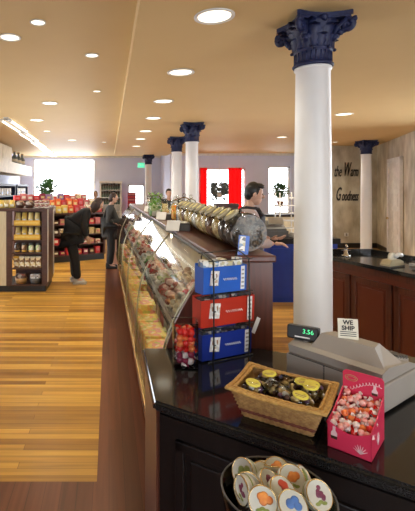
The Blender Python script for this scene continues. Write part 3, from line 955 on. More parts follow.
# panels along the front, in a frame that follows the slanted edge
Fm = Matrix.Translation((q1.x, q1.y, 0)) @ Matrix.Rotation(math.atan2(fd.y, fd.x), 4, 'Z')
for k in range(3):
    u0 = .06 + k * .47; u1 = u0 + .40
    pb = MB()
    zt, zb_ = .835, .12
    w = .035
    for (a, c, z0, z1) in ((u0, u1, zt - w, zt), (u0, u1, zb_, zb_ + w), (u0, u0 + w, zb_, zt), (u1 - w, u1, zb_, zt)):
        pb.box(a, c, -.016, .002, z0, z1, bev=.005, mtx=Fm)
    pb.box(u0 + w + .02, u1 - w - .02, -.010, .002, zb_ + w + .02, zt - w - .02, bev=.006, mtx=Fm)
    pb.build('front_panel', M['darkwood'], fc)
MB().box(0, 1.38, -.012, .002, 0, .09, mtx=Fm).build('plinth', M['darkwood'], fc)
MB().box(0, 1.38, -.012, .002, .875, .905, mtx=Fm).build('moulding', M['darkwood'], fc)

# ------------------------------------------------------------------ cash register
rg = thing('cash_register', 'putty grey cash register on black counter', 'cash register', (.70, 1.70, GZ), R(-56))
# local: x along customer face (left to right), y towards the back (operator side)
W = .355
MB().box(0, W, 0, .275, .008, .10, bev=.006).build('cash_drawer', M['register'], rg)
MB().extr_y([(0.0, .0), (.0, .0)], 0, 0) if False else None
def extr_x(b, poly, x0, x1, mi=0):
    n = len(poly)
    vs = [(x0, p[0], p[1]) for p in poly] + [(x1, p[0], p[1]) for p in poly]
    fs = [tuple(range(n)), tuple(range(n, 2 * n))[::-1]] + [(i, n + i, n + (i + 1) % n, (i + 1) % n) for i in range(n)]
    return b._add(vs, fs, mi, False)
b = MB(); extr_x(b, [(.012, .102), (.004, .134), (.05, .146), (.20, .132), (.262, .112), (.262, .102)], .006, W - .006)
b.build('top_case', M['register'], rg)
b = MB()
b._add([(.08, .03, .135), (.348, .03, .135), (.348, .17, .130), (.08, .17, .130), (.11, .060, .196), (.30, .060, .196), (.28, .14, .190), (.12, .14, .190)],
       [(0, 3, 2, 1), (4, 5, 6, 7), (0, 1, 5, 4), (1, 2, 6, 5), (2, 3, 7, 6), (3, 0, 4, 7)])
b.build('printer_cover', M['register'], rg)
b = MB(); extr_x(b, [(.165, .130), (.165, .150), (.262, .125), (.262, .112)], .03, W - .03)
b.build('keyboard', M['register'], rg)
kb = MB()
for ix in range(9):
    for iy in range(4):
        y = .172 + iy * .022; z = .150 - (y - .165) * .258
        kb.box(.045 + ix * .032, .045 + ix * .032 + .025, y, y + .016, z - .004, z + .006)
kb.build('key_block', M['registerdark'], rg)['kind'] = 'stuff'
ds = MB().box(0.0, .115, -.01, .040, 0, .052, bev=.005).build('customer_display', M['black'], rg, (-.015, .030, .150), (R(-10), 0, R(22)))
text_part('digit_readout', '3.56', .024, M['green_led'], ds, (.078, -.0115, .033), (PI / 2, 0, 0), extrude=.0005)
MB().box(.03, .085, -.0112, -.0100, .008, .013).build('display_caption', M['whitepaper'], ds)
MB().tube([(.045, .065, .12), (.045, .065, .158)], .012, 8).build('display_post', M['register'], rg)
MB().box(.15, .156, .0, .003, .02, .10).box(.012, W - .012, -.001, .001, .098, .102).build('seam_line', M['registerdark'], rg)
# sign leaning on top of it
sp_ = at(348.5, 345, 1.58)
sn = thing('paper_sign', 'small cream WE SHIP sign standing on the cash register', 'sign', (sp_.x, 1.58, 1.143), R(-14))
MB().box(-.034, .034, 0, .003, 0, .074, mtx=Matrix.Rotation(R(-8), 4, 'X')).build('card', M['paper'], sn)
text_part('lettering', 'WE', .022, M['ink'], sn, (.0, .0065, .060), (PI / 2 - R(8), 0, 0), extrude=.0006, bold=.0006).location = (0, .0085, .060)
text_part('lettering', 'SHIP', .022, M['ink'], sn, (.0, .0035, .040), (PI / 2 - R(8), 0, 0), extrude=.0006, bold=.0006)
for o in sn.children:
    if o.name.startswith('lettering'):
        z = o.location.z; o.location.y = z * math.tan(R(8)) - .0012
lb = MB()
for z in (.026, .019, .012):
    lb.box(-.027, .027, -.0006, .0, z, z + .0025, mtx=Matrix.Rotation(R(-8), 4, 'X'))
lb.build('small_print', M['ink'], sn)

# ------------------------------------------------------------------ wicker basket
bd = math.atan2(-.122, .171)
bk = thing('wicker_basket', 'golden wicker basket with red band, full of wrapped chocolates', 'basket', (.443, 1.413, GZ), bd)
BW, BD, BH, FL = .206, .155, .088, .030    # bottom length, depth, height, flare
def ring(z, grow=0.0):
    u = z / BH; f = FL * u + grow
    x0, x1, y0, y1 = -f, BW + f, -f, BD + f
    pts = []
    for a, c_, n in (((x0, y0), (x1, y0), 26), ((x1, y0), (x1, y1), 18), ((x1, y1), (x0, y1), 26), ((x0, y1), (x0, y0), 18)):
        for k in range(n):
            s = k / n
            pts.append((a[0] + (c_[0] - a[0]) * s, a[1] + (c_[1] - a[1]) * s))
    return pts
def weave(zs, name, m):
    b = MB()
    for r_, z in enumerate(zs):
        pts = []
        for k, p in enumerate(ring(z)):
            c = Vector((BW / 2, BD / 2)); d = Vector(p) - c
            o_ = .0022 * (1 if (k + r_) % 2 else -1)
            p2 = Vector(p) + d.normalized() * o_
            pts.append((p2.x, p2.y, z))
        b.tube(pts, .0032, 5, closed=True)
    return b.build(name, m, bk)
zs = [.003 + i * .0058 for i in range(15)]
weave([z for k, z in enumerate(zs) if k not in (3, 4)], 'woven_wall', M['wicker'])
weave([zs[3], zs[4]], 'red_band', M['wickerred'])
b = MB()
n = len(ring(0)); r0, r1 = ring(0.004, -.004), ring(BH, -.004)
b._add([(p[0], p[1], .004) for p in r0] + [(p[0], p[1], BH) for p in r1], [(k, (k + 1) % n, n + (k + 1) % n, n + k) for k in range(n)])
b._add([(p[0], p[1], .004) for p in r0], [tuple(range(n))])
b._add([(p[0], p[1], .052) for p in ring(.052, -.005)], [tuple(range(n))])
b.build('liner', M['wicker'], bk)
b = MB()
for off, dz in ((0, 0), (.007, .004), (-.006, .005), (.014, .002)):
    pts = []
    for k, p in enumerate(ring(BH, off)):
        # corners rise a little, as woven rims do
        cx = abs(p[0] - BW / 2) / (BW / 2 + FL); cy = abs(p[1] - BD / 2) / (BD / 2 + FL)
        pts.append((p[0], p[1], BH + dz + .010 * max(0, cx * cy - .5) + .0015 * (k % 2)))
    b.tube(pts, .0052, 6, closed=True)
b.build('rim', M['wickerrim'], bk)
# wrapped chocolates with yellow labels
bags = [(251, 388, 1.46), (270, 374, 1.56), (303, 381, 1.42), (314, 390, 1.35), (300, 400, 1.33), (325, 383, 1.40), (284, 392, 1.42), (262, 382, 1.50), (289, 376, 1.50), (275, 386, 1.46)]
where = ['at the left end of the basket', 'at the back left of the basket', 'towards the back of the basket right of centre', 'at the right of the basket', 'at the front right of the basket by the rim',
         'in the back right corner of the basket', 'at the centre front of the basket', 'at the left middle of the basket', 'at the back middle of the basket', 'in the very middle of the basket']
bi = Matrix.Translation(bk.location) @ Matrix.Rotation(bd, 4, 'Z')
bw = bi.inverted()
q = random.Random(12)
for k, (px, py, Y) in enumerate(bags):
    # put it at the basket's filling height on the sight line
    zt = GZ + .098
    Yv = (H - zt) * F / (py - PY)
    p = Vector(((px - PX) / F * Yv, Yv, zt))
    l = bw @ p
    l.x = min(max(l.x, .024), BW - .024); l.y = min(max(l.y, .026), BD - .026)
    p = bi @ Vector((l.x, l.y, .0))
    lab = 'clear chocolate bag %s %s' % ('with yellow label' if k < 6 else 'without label', where[k])
    t = thing('chocolate_bag', lab, 'bag of chocolates', (p.x, p.y, GZ + .066), bd + q.uniform(-.6, .6), 'wrapped chocolates in the wicker basket')
    cb = MB()
    for j in range(14):
        cb.ell((q.uniform(-.030, .030), q.uniform(-.019, .019), q.uniform(.004, .030)), (.011, .010, .009), mi=(0, 1, 2, 1, 3, 1)[j % 6], seg=8, rings=6)
    cb.build('chocolate_pieces', [M['choc'], M['goldfoil'], M['purplefoil'], M['whitepaper']], t)['kind'] = 'stuff'
    MB().ell((0, 0, .018), (.036, .028, .029), seg=12, rings=8, jitter=.10, rng=q).build('clear_bag', M['poly'], t)
    if k < 6:
        t.rotation_euler = (0, 0, bd * .5 + q.uniform(-.3, .3)); lm = Matrix.Translation((0, -.010, .043)) @ Matrix.Rotation(R(q.uniform(16, 30)), 4, 'X') @ Matrix.Rotation(q.uniform(-.15, .15), 4, 'Y') @ Matrix.Diagonal((1.25, .95, 1, 1))
        MB().lathe([(0, 0), (.019, 0), (.019, .0015), (0, .0016)], seg=20, mtx=lm).build('oval_label', M['yellowlabel'], t)
        MB().box(-.013, .013, -.002, .0005, .0018, .0022, mtx=lm).box(-.009, .009, -.008, -.006, .0018, .0022, mtx=lm).build('label_print', M['terracotta'], t)

# ------------------------------------------------------------------ pink truffle carton
A_ = Vector((.635, 1.250, 0)); B_ = Vector((.717, 1.194, 0))
pa = R(-44)
pk = thing('truffle_carton', 'crimson pink open display carton heaped with wrapped truffles', 'display box', (A_.x, A_.y, GZ), pa)
PW, PD = .112, .150
th = .003
MB().box(0, PW, 0, PD, 0, th).build('carton_base', M['pink'], pk)
fp = [(0, 0), (PW, 0), (PW, .075)] + [(PW * (1 - s), .075 - .020 * math.sin(s * PI)) for s in (.1, .25, .4, .5, .6, .75, .9)] + [(0, .075)]
def xz_plate(poly, y0, y1):
    return MB().extr_y(poly, y0, y1)
xz_plate(fp, 0, th).build('front_panel', M['pink'], pk)
xz_plate([(0, 0), (PW, 0), (PW, .172), (PW - .008, .180), (.008, .180), (0, .172)], PD - th, PD).build('back_panel', M['pink'], pk)
def yz_plate(poly, x0, x1):
    b = MB(); extr_x(b, poly, x0, x1); return b
sidep = [(0, 0), (PD, 0), (PD, .13), (PD * .8, .118), (PD * .4, .09), (0, .075)]
yz_plate(sidep, 0, th).build('side_panel', M['pink'], pk)
yz_plate(sidep, PW - th, PW).build('side_panel', M['pink'], pk)
# printed marks: oval crest, script swirl, little bell bottle, splashes
pr = MB()
def yf(u, z): return (u, -.0006, z)
cx, cz = .024, .158
pr.tube([(cx + .017 * math.cos(a), PD - th - .0006, cz + .009 * math.sin(a)) for a in [2 * PI * k / 24 for k in range(24)]], .0009, 4, closed=True)
pr.tube([(cx + .012 * math.cos(a), PD - th - .0006, cz + .005 * math.sin(a)) for a in [2 * PI * k / 24 for k in range(24)]], .0007, 4, closed=True)
pr.build('oval_crest', M['goldfoil'], pk)
pr = MB()
pts = []
for k in range(60):
    s = k / 59
    pts.append((.020 + .085 * s + .0025 * math.cos(s * 62), PD - th - .0008, .135 + .022 * math.sin(s * PI * .8 - .5) + .0045 * math.sin(s * 62)))
pr.tube(pts, .0012, 4)
pr.build('script_swirl', M['pinkwhite'], pk)
def bell(b, x, y, z, s, flip=False):
    b.extr_y([(x - .004 * s, z + .02 * s), (x + .004 * s, z + .02 * s), (x + .004 * s, z + .008 * s), (x + .009 * s, z), (x + .009 * s, z - .010 * s), (x - .009 * s, z - .010 * s), (x - .009 * s, z), (x - .004 * s, z + .008 * s)], y - .0012, y)
pr = MB(); bell(pr, .088, PD - th, .135, .9)
pr.build('bottle_print', M['pinkwhite'], pk)
pr = MB(); bell(pr, .018, -.0001, .045, .9)
pr.build('bottle_print', M['pinkwhite'], pk)
MB().extr_y([(.081, .123), (.095, .123), (.096, .130), (.080, .130)], PD - th - .002, PD - th - .0013).build('bottle_print', M['choc'], pk)
MB().extr_y([(.010, .028), (.026, .028), (.027, .036), (.009, .036)], -.0022, -.0013).build('bottle_print', M['choc'], pk)
pr = MB()
for k in range(7):
    a = PI * (.15 + .7 * k / 6)
    pr.tube([(.085, -.0006, .012), (.085 + .02 * math.cos(a), -.0006, .012 + .024 * math.sin(a))], [.0018, .0006], 4)
pr.build('splash_print', M['pinkwhite'], pk)
pr = MB()
for k in range(6):
    a = PI * (.2 + .6 * k / 5)
    pr.tube([(PW + .0006, .07, .02), (PW + .0006, .07 + .02 * math.cos(a), .02 + .035 * math.sin(a))], [.002, .0006], 4)
pr.build('splash_print', M['pinkwhite'], pk)
# truffles
pm = Matrix.Translation(pk.location) @ Matrix.Rotation(pa, 4, 'Z')
def wrapped(name, label, cat, group, r, m, wm):
    t = thing(name, label, cat, (0, 0, 0), 0, group)
    MB().ell((0, 0, 0), (r, r, r * .92), seg=10, rings=7).build('foil_ball', m, t)
    for s in (-1, 1):
        tw = MB()
        vs = [(s * r * .8, 0, 0)]; n = 7
        for k in range(n):
            a = 2 * PI * k / n
            rr = r * (.75 if k % 2 else .5)
            vs.append((s * r * 1.55, rr * math.cos(a), rr * math.sin(a)))
        tw._add(vs, [(0, 1 + k, 1 + (k + 1) % n) for k in range(n)])
        tw.build('twist_end', wm, t)
    return t
tp = [wrapped('wrapped_truffle', 'pink, red or white foil-wrapped truffle heaped in the pink carton', 'truffle', 'wrapped truffles in the pink carton', .0105, M[a], M[c])
      for a, c in (('palepink', 'whitefoil'), ('redfoil', 'pinkwhite'), ('whitefoil', 'redfoil'), ('orangefoil', 'whitefoil'))]
used = [False] * 4
q = random.Random(21)
def place(proto_list, used, k, loc, q):
    r_ = (q.uniform(0, 6.3), q.uniform(0, 6.3), q.uniform(0, 6.3))
    if not used[k]:
        used[k] = True
        o = proto_list[k]; o.location = loc; o.rotation_euler = r_
        return o
    return dup(proto_list[k], loc, r_)
nx, ny = 6, 7
for iy in range(ny):
    for ix in range(nx):
        x = .013 + ix * (PW - .026) / (nx - 1) + q.uniform(-.003, .003)
        y = .015 + iy * (PD - .030) / (ny - 1) + q.uniform(-.003, .003)
        z = .056 + .055 * (y / PD) ** 1.0 + q.uniform(-.006, .008)
        place(tp, used, q.choice([0, 0, 1, 2, 3, 0]), pm @ Vector((x, y, z)), q)
# packed lower layer, hidden under the heap: the carton's filling
MB().box(th, PW - th, th, PD - th, th, .042).build('filling', M['palepink'], pk)

# ------------------------------------------------------------------ acrylic bin of red candies
ab_ = thing('acrylic_bin', 'clear acrylic bin of red foil candies at left of the counter', 'bin', (.268, 1.775, GZ), R(-4))
AW, AD, AH = .100, .090, .188
MB().box(0, AW, 0, AD, 0, .004).build('bin_floor', M['acrylic'], ab_)
b = MB()
for (x0, x1, y0, y1) in ((0, AW, 0, .003), (0, AW, AD - .003, AD), (0, .003, .003, AD - .003), (AW - .003, AW, .003, AD - .003)):
    b.box(x0, x1, y0, y1, .004, AH)
b.build('bin_wall', M['acrylic'], ab_)
b = MB()
b.tube([(0, 0, AH), (AW, 0, AH), (AW, AD, AH), (0, AD, AH)], .0018, 5, closed=True)
b.build('rim_edge', M['poly'], ab_)
am = Matrix.Translation(ab_.location) @ Matrix.Rotation(R(-4), 4, 'Z')
cp = [wrapped('foil_candy', lab, 'candy', 'foil candies in the acrylic bin', .0148, M[a], M[c]) for a, c, lab in (
    ('redfoil', 'redfoil', 'bright red foil candy heaped in clear acrylic bin'), ('orangefoil', 'redfoil', 'orange red foil candy heaped in clear acrylic bin'),
    ('maroonfoil', 'whitefoil', 'maroon foil candy low in clear acrylic bin'), ('whitefoil', 'maroonfoil', 'white foil candy among red ones in clear acrylic bin'))]
usedc = [False] * 4
for iz in range(6):
    for iy in range(3):
        for ix in range(3):
            if 0 < ix < 2 and iy == 1 and iz < 5: continue
            x = .0275 + ix * .0225 + q.uniform(-.002, .002); y = .0255 + iy * .0195 + q.uniform(-.002, .002)
            z = .028 + iz * .0235 + q.uniform(-.004, .004)
            k = q.choice([0, 1, 0, 1, 3]) if iz >= 2 else q.choice([2, 2, 3, 2])
            place(cp, usedc, k, am @ Vector((x, y, z)), q)

# ------------------------------------------------------------------ wire rack with three cartons
ra = R(24)
RX, RY = .405, 1.822
rk = thing('wire_rack', 'black wire three-tier rack on counter holding blue and red cartons', 'rack', (RX, RY, GZ), ra)
RW = .285
b = MB()
for x in (.045, RW - .045):
    b.tube([(x, .002, .0035), (x, -.004, .06), (x, -.004, .20), (x, -.004, .30), (x, .0, .435)], .0034, 6)
    b.tube([(x, .0, .435), (x, .070, .462), (x, .085, .445), (x, .085, .0035), (x, .002, .0035)], .0032, 6)
for z, y in ((.435, .0), (.462, .070), (.0035, .085), (.0035, .002), (.13, .085), (.26, .085)):
    b.tube([(.02, y, z), (RW - .02, y, z)], .0025, 6)
b.build('wire_frame', M['wire'], rk)
for z in (.142, .285):
    b = MB()
    for y in (.012, .035, .058, .08):
        b.tube([(.01, y, z + .0), (RW - .01, y, z)], .002, 5)
    b.build('tier_grid', M['wire'], rk)
rm = Matrix.Translation(rk.location) @ Matrix.Rotation(ra, 4, 'Z')
def carton(z, x0, x1, h, m, inner, label, lean, lift):
    p = rm @ Vector((x0, .017, z))
    t = thing('counter_carton', label, 'carton', p, ra, 'printed cartons on the wire rack')
    w = x1 - x0; d = .060
    Ml = Matrix.Rotation(R(lean), 4, 'X')
    MB().box(0, w, 0, .003, 0, h, mtx=Ml).build('front_panel', m, t)
    yz = [(0, 0), (d, 0), (d, h * 1.08), (d * .5, h * 1.0), (0, h)]
    b = MB(); extr_x(b, yz, 0, .003); b.build('side_panel', m, t)
    b = MB(); extr_x(b, yz, w - .003, w); b.build('side_panel', m, t)
    MB().box(0, w, d - .003, d, 0, h * 1.10).build('back_panel', m, t)
    MB().box(.003, w - .003, .003, d - .003, 0, .003).build('carton_base', m, t)
    pb = MB(); n = 7
    for k in range(n):
        xx = .006 + (w - .012) * k / n
        hh = h * q.uniform(.98, 1.14) + lift
        pb.box(xx, xx + (w - .012) / n - .003, .010, d - .008, .004, hh, bev=.002, mtx=rotm('X', q.uniform(-3, 3)))
    pb.build('packet_row', inner, t)['kind'] = 'stuff'
    # front print: puppy picture, pale name strip, white data strip
    MB().box(w * .15, w * .34, -.0012, -.0002, h * .30, h * .86, mtx=Ml @ rotm('Y', 6, (w * .25, 0, h * .5))).build('puppy_picture', M['puppy'], t)
    e = MB().ell((w * .245, -.0022, h * .62), (w * .05, .002, h * .14), seg=10, rings=6, mtx=Ml).ell((w * .205, -.0022, h * .66), (w * .018, .002, h * .10), 1, seg=8, rings=6, mtx=Ml).ell((w * .287, -.0022, h * .66), (w * .018, .002, h * .10), 1, seg=8, rings=6, mtx=Ml).ell((w * .245, -.0042, h * .56), (w * .012, .001, h * .03), 2, seg=8, rings=6, mtx=Ml)
    e.build('puppy_face', [M['whitepaper'], M['terracotta'], M['ink']], t)
    MB().box(w * .86, w * .95, -.0012, -.0002, h * .06, h * .96, mtx=Ml).build('data_strip', M['whitepaper'], t)
    sb = MB()
    for k in range(5):
        sb.box(w * .875, w * .935, -.0018, -.0011, h * (.14 + k * .16), h * (.20 + k * .16), mtx=Ml)
    sb.build('strip_print', M['register'], t)
    wb = MB()
    pts = [(w * (.45 + .32 * s), -.0008, h * (.50 + .05 * math.sin(s * 50))) for s in [k / 40 for k in range(41)]]
    wb.tube(pts, .0011, 4, mtx=Ml); 
    wb.build('script_print', M['puppy'], t)
    return t
carton(.291, .005, .240, .115, M['boxblue'], M['packmix'], 'bright blue printed carton on the top tier of the wire rack', 2, .014)
carton(.148, -.008, .285, .118, M['boxred'], M['packdark'], 'red printed carton on the middle tier of the wire rack', 2, .0)
carton(.006, -.002, .268, .112, M['boxnavy'], M['packdark'], 'deep blue printed carton on the bottom tier of the wire rack', 2, .0)
for zz, hh, lab in ((.135, .075, 'white card slip poking out right of the rack above deep blue carton'),):
    p = rm @ Vector((RW - .003, .03, zz))
    t = thing('card_slip', lab, 'card', (p.x, p.y, GZ + .09), ra)
    MB().box(0, .022, 0, .0015, 0, .075, mtx=Matrix.Rotation(R(28), 4, 'Y')).build('card', M['whitepaper'], t)
t = thing('price_card', 'blue patterned card standing on the counter top before the nearest jar', 'card', (.615, 2.058, TOPZ), R(10))
CM = Matrix.Rotation(R(8), 4, 'Y') @ Matrix.Rotation(R(-5), 4, 'X')
MB().box(0, .055, 0, .002, 0, .095, mtx=CM).build('card', M['boxblue'], t)
MB().box(.004, .035, -.0008, 0, .02, .09, mtx=CM).build('card_print', M['packmix'], t)

# ------------------------------------------------------------------ bowl of tins in front of the counter
BX, BY, BZ = .385, .985, .875
st = thing('pedestal_stand', 'dark round pedestal stand in front of the counter under the glass bowl', 'stand', (BX, BY, 0))
MB().lathe([(.15, 0), (.15, .015), (.03, .035)], seg=24).build('foot', M['black'], st)
MB().lathe([(.022, .03), (.022, BZ - .02)], seg=16).build('post', M['black'], st)
MB().lathe([(.0, BZ - .02), (.12, BZ - .02), (.125, BZ - .01), (.12, BZ), (.0, BZ)], seg=28).build('plate', M['black'], st)
bo = thing('glass_bowl', 'round smoked glass bowl full of small tins before the counter', 'bowl', (BX, BY, BZ))
MB().lathe([(.0, .001), (.07, .002), (.095, .02), (.114, .06), (.122, .11), (.124, .13), (.121, .13), (.110, .06), (.092, .024), (.066, .007), (.0, .006)], seg=36).build('bowl_body', M['bowlglass'], bo)
MB().tube([(.1235 * math.cos(2 * PI * k / 36), .1235 * math.sin(2 * PI * k / 36), .131) for k in range(36)], .0022, 6, closed=True).build('rim', M['registerdark'], bo)
tins = [  # px, py, Y, facing (x, y, z), fruit, label
    (231, 494, .95, (-.95, -.25, .12), 'berry', 'white tin standing on edge at the left of the bowl'),
    (245, 473, 1.03, (-.75, -.45, .45), 'fruitgreen', 'tilted white tin at the upper left of the bowl'),
    (249, 488, .97, (-.45, -.75, .5), 'fruitred', 'tin with red fruit picture left of centre in the bowl'),
    (261, 503, .92, (-.1, -.85, .5), 'peach', 'tin with big orange peach picture at the front left of the bowl'),
    (261, 477, 1.04, (.35, -.6, .7), 'fruitgreen', 'tin with pale green picture behind the red fruit tin'),
    (269, 466, 1.08, (.1, .35, .93), 'fruitgreen', 'white tin lying flat on top at the back of the bowl'),
    (268, 485, .99, (.5, -.5, .7), 'berry', 'leaning tin in the centre of the bowl'),
    (291, 480, 1.00, (.05, -.75, .65), 'peach', 'tin with orange and green fruit picture right of centre in the bowl'),
    (281, 493, .95, (.2, -.6, .75), 'fruitred', 'tin with red stripe picture at the front centre of the bowl'),
    (306, 479, 1.03, (.7, -.4, .55), 'fruitgreen', 'tin with edge turned up behind the purple grape tin'),
    (317, 496, .95, (.15, -.78, .6), 'berry', 'tin with purple grapes picture at the right of the bowl'),
    (292, 508, .90, (.0, -.7, .72), 'fruitblue', 'tin with blue picture at the very front of the bowl'),
    (277, 472, 1.05, (-.2, -.5, .84), 'peach', 'tin half hidden behind the orange fruit tin'),
]
for k, (px, py, Y, n_, fr, lab) in enumerate(tins):
    p = at(px, py, Y)
    d = Vector((p.x - BX, p.y - BY, 0))
    if d.length > .084:
        d = d.normalized() * .084; p.x, p.y = BX + d.x, BY + d.y
    t = thing('fruit_tin', lab, 'tin', p, 0, 'small round tins in the glass bowl')
    t.rotation_euler = Vector(n_).normalized().to_track_quat('Z', 'Y').to_euler()
    r_ = .0295
    MB().lathe([(0, -.013), (r_ * .95, -.013), (r_, -.011), (r_, .006), (r_ * .99, .007)], seg=26).build('tin_base', M['tincream'], t)
    MB().lathe([(r_ * 1.0, .0005), (r_ * 1.04, .001), (r_ * 1.04, .009), (r_ * .98, .0112), (r_ * .90, .0105), (0, .0105)], seg=26).build('tin_lid', M['tincream'], t)
    MB().lathe([(r_ * 1.035, .0092), (r_ * 1.05, .0105), (r_ * .97, .0122), (r_ * .95, .0108)], seg=26, caps=False).build('gold_rim', M['brass'], t)
    b = MB(); qf = random.Random(k)
    for j in range(9 if fr == 'berry' else 4):
        a = qf.uniform(0, 6.28); dd = .011 * math.sqrt(qf.random()); rr2 = .0052 if fr == 'berry' else .009
        b.ell((.003 + dd * math.cos(a), .003 + dd * math.sin(a), .0108), (rr2, rr2 * .9, .0006 + .0002 * (j % 3)), 0, seg=10, rings=4)
    for j in range(3):
        b.ell((-.010 + .008 * j, -.015 + .003 * (j % 2), .0107), (.0065, .0035, .0006), 1, seg=10, rings=4)
    b.build('fruit_picture', [M[fr], M['fruitgreen']], t)
    MB().lathe([(r_ * 1.002, -.006), (r_ * 1.006, -.0055), (r_ * 1.006, -.003), (r_ * 1.002, -.0025)], seg=26, caps=False).build('side_stripe', M['fruitgreen'], t)

# ------------------------------------------------------------------ right hand counter
rc = thing('back_counter', 'long mahogany panelled counter with black granite top at right', 'counter', (0, 0, 0))
G0, G1 = Vector((2.36, 4.96)), Vector((2.83, 2.95))
gd = (G1 - G0).normalized(); gn = Vector((-gd.y, gd.x))     # gn points away from the aisle (to +x)
if gn.x < 0: gn = -gn
far, near = (3.02, 4.96), (3.50, 2.95)
MB().prism([(G0.x, G0.y), (G1.x, G1.y), near, far], .915, GZ).build('granite_top', M['granite'], rc)
MB().prism([(G0.x, G0.y), far, (far[0] + .01, far[1] + .03), (G0.x, G0.y + .03)], .915, GZ + .045).prism([far, (near[0], near[1]), (near[0] + .03, near[1]), (far[0] + .03, far[1])], .915, GZ + .045).build('backsplash', M['granite'], rc)
c0, c1 = G0 + gn * .03 + gd * .02, G1 + gn * .03
MB().prism([(c0.x, c0.y), (c1.x, c1.y), (near[0] - .02, near[1]), (far[0] - .02, far[1] - .02)], .09, .915).build('cabinet_body', M['redwood'], rc)
MB().prism([(c0.x + .05, c0.y - .02), (c1.x + .05, c1.y), (near[0] - .02, near[1]), (far[0] - .02, far[1] - .05)], 0, .09).build('toe_kick', M['black'], rc)
Gm = Matrix.Translation((c0.x, c0.y, 0)) @ Matrix.Rotation(math.atan2(gd.y, gd.x), 4, 'Z')
Lc = (c1 - c0).length
nd = 4
for k in range(nd):
    u0 = .03 + k * (Lc - .04) / nd; u1 = u0 + (Lc - .04) / nd - .03
    z0, z1 = .13, .80; w = .055
    d = MB()
    for (a, c, s0, s1) in ((u0, u1, z1 - w, z1), (u0, u1, z0, z0 + w), (u0, u0 + w, z0, z1), (u1 - w, u1, z0, z1)):
        d.box(a, c, -.02, .002, s0, s1, bev=.004, mtx=Gm)
    d.build('door', M['mahogany'], rc)
    dp = MB().box(u0 + w, u1 - w, -.008, .002, z0 + w, z1 - w, mtx=Gm).box(u0 + w + .03, u1 - w - .03, -.016, -.007, z0 + w + .03, z1 - w - .03, bev=.006, mtx=Gm)
    dp.build('door_panel', M['redwood'], rc)
MB().box(0, Lc, -.012, .002, .85, .915, mtx=Gm).build('rail', M['mahogany'], rc)
# tape dispenser
tq = at(398, 268, 3.98)
td = thing('tape_dispenser', 'cream tape dispenser on the granite counter at right', 'tape dispenser', (2.70, 4.10, GZ), R(25))
b = MB(); b.extr_y([(-.11, 0), (.11, 0), (.10, .05), (.05, .07), (-.07, .07), (-.11, .03)], -.045, .045); b.build('body', M['tape'], td)
MB().box(-.115, .115, -.048, .048, .0, .014).build('foot', M['registerdark'], td)
MB().lathe([(.02, -.015), (.045, -.015), (.045, .015), (.02, .015)], seg=20, mtx=Matrix.Translation((.0, 0, .090)) @ Matrix.Rotation(PI / 2, 4, 'X')).build('tape_roll', M['paper'], td)
MB().tube([(.0, -.03, .10), (.07, -.02, .115), (.14, 0, .10)], .020, 8).build('cutter_arm', M['whitepaper'], td)
tb = thing('tape_gun', 'small dark topped white tool lying behind the tape dispenser', 'tool', (2.93, 4.12, GZ), R(10))
MB().box(-.05, .07, -.02, .02, 0, .03, bev=.006).build('tool_body', M['whitepaper'], tb)
MB().box(-.02, .09, -.018, .018, .03, .05, bev=.005).build('grip', M['registerdark'], tb)
fq = thing('chrome_tap', 'small silver tap on the far left end of the granite counter', 'tap', (2.60, 4.72, GZ))
MB().lathe([(.045, 0), (.045, .012), (.02, .02), (.018, .07), (.0, .075)], seg=16).build('tap_base', M['chrome'], fq)
MB().tube([(0, 0, .06), (0, -.01, .11), (-.02, -.04, .13), (-.03, -.08, .11)], .010, 8).build('spout', M['chrome'], fq)
MB().box(-.05, -.01, -.008, .008, .06, .07).box(.01, .05, -.008, .008, .06, .07).build('tap_handle', M['chrome'], fq)
bs = thing('display_stand', 'low grey box at the right end of the granite counter', 'box', (2.92, 3.80, GZ), R(-12))
MB().box(-.1, .1, -.08, .08, 0, .06, bev=.006).build('stand_body', M['registerdark'], bs)
MB().box(-.095, .095, -.075, .075, .06, .066).build('stand_top', M['steel'], bs)

# ------------------------------------------------------------------ blue counter in the back with things on it
bl = thing('blue_counter', 'cobalt blue fronted counter with dark top behind the jars', 'counter', (2.05, 6.36, 0))
MB().box(0, 1.35, .04, .62, .0, .87).build('front_board', M['blue'], bl)
MB().box(-.03, 1.38, 0, .66, .87, .95, bev=.006).build('counter_top', M['darkwood'], bl)
for k in range(4):
    MB().box(.02 + k * .34, .30 + k * .34, .028, .042, .08, .80, bev=.004).build('front_panel', M['blue'], bl)
tm = thing('till_machine', 'dark grey till on the blue counter right of the server', 'till', (2.53, 6.55, .95), R(8))
MB().box(-.19, .19, -.06, .24, 0, .10, bev=.008).build('till_drawer', M['registerdark'], tm)
b = MB(); extr_x(b, [(-.05, .10), (-.05, .13), (.12, .24), (.22, .24), (.22, .10)], -.16, .16); b.build('till_top', M['registerdark'], tm)
MB().box(-.10, .14, -.0, .02, .20, .30, mtx=rotm('X', -20, (0, 0, .22))).build('till_screen', M['steel'], tm)
bxk = thing('white_box', 'small white box on the right end of the blue counter', 'box', (2.86, 6.5, .95))
MB().box(-.09, .09, -.06, .1, 0, .07, bev=.004).build('carton', M['whitepaper'], bxk)
MB().box(-.092, .092, -.062, .102, .05, .075, bev=.004).build('lid', M['whitepaper'], bxk)
wr = thing('wire_shelf_rack', 'white wire rack standing before the right back window', 'rack', (3.02, 7.35, 0))
b = MB()
for x in (-.14, .14):
    for y in (-.1, .1):
        b.tube([(x, y, 0), (x, y, 1.62)], .011, 6)
b.build('rack_frame', M['white'], wr)
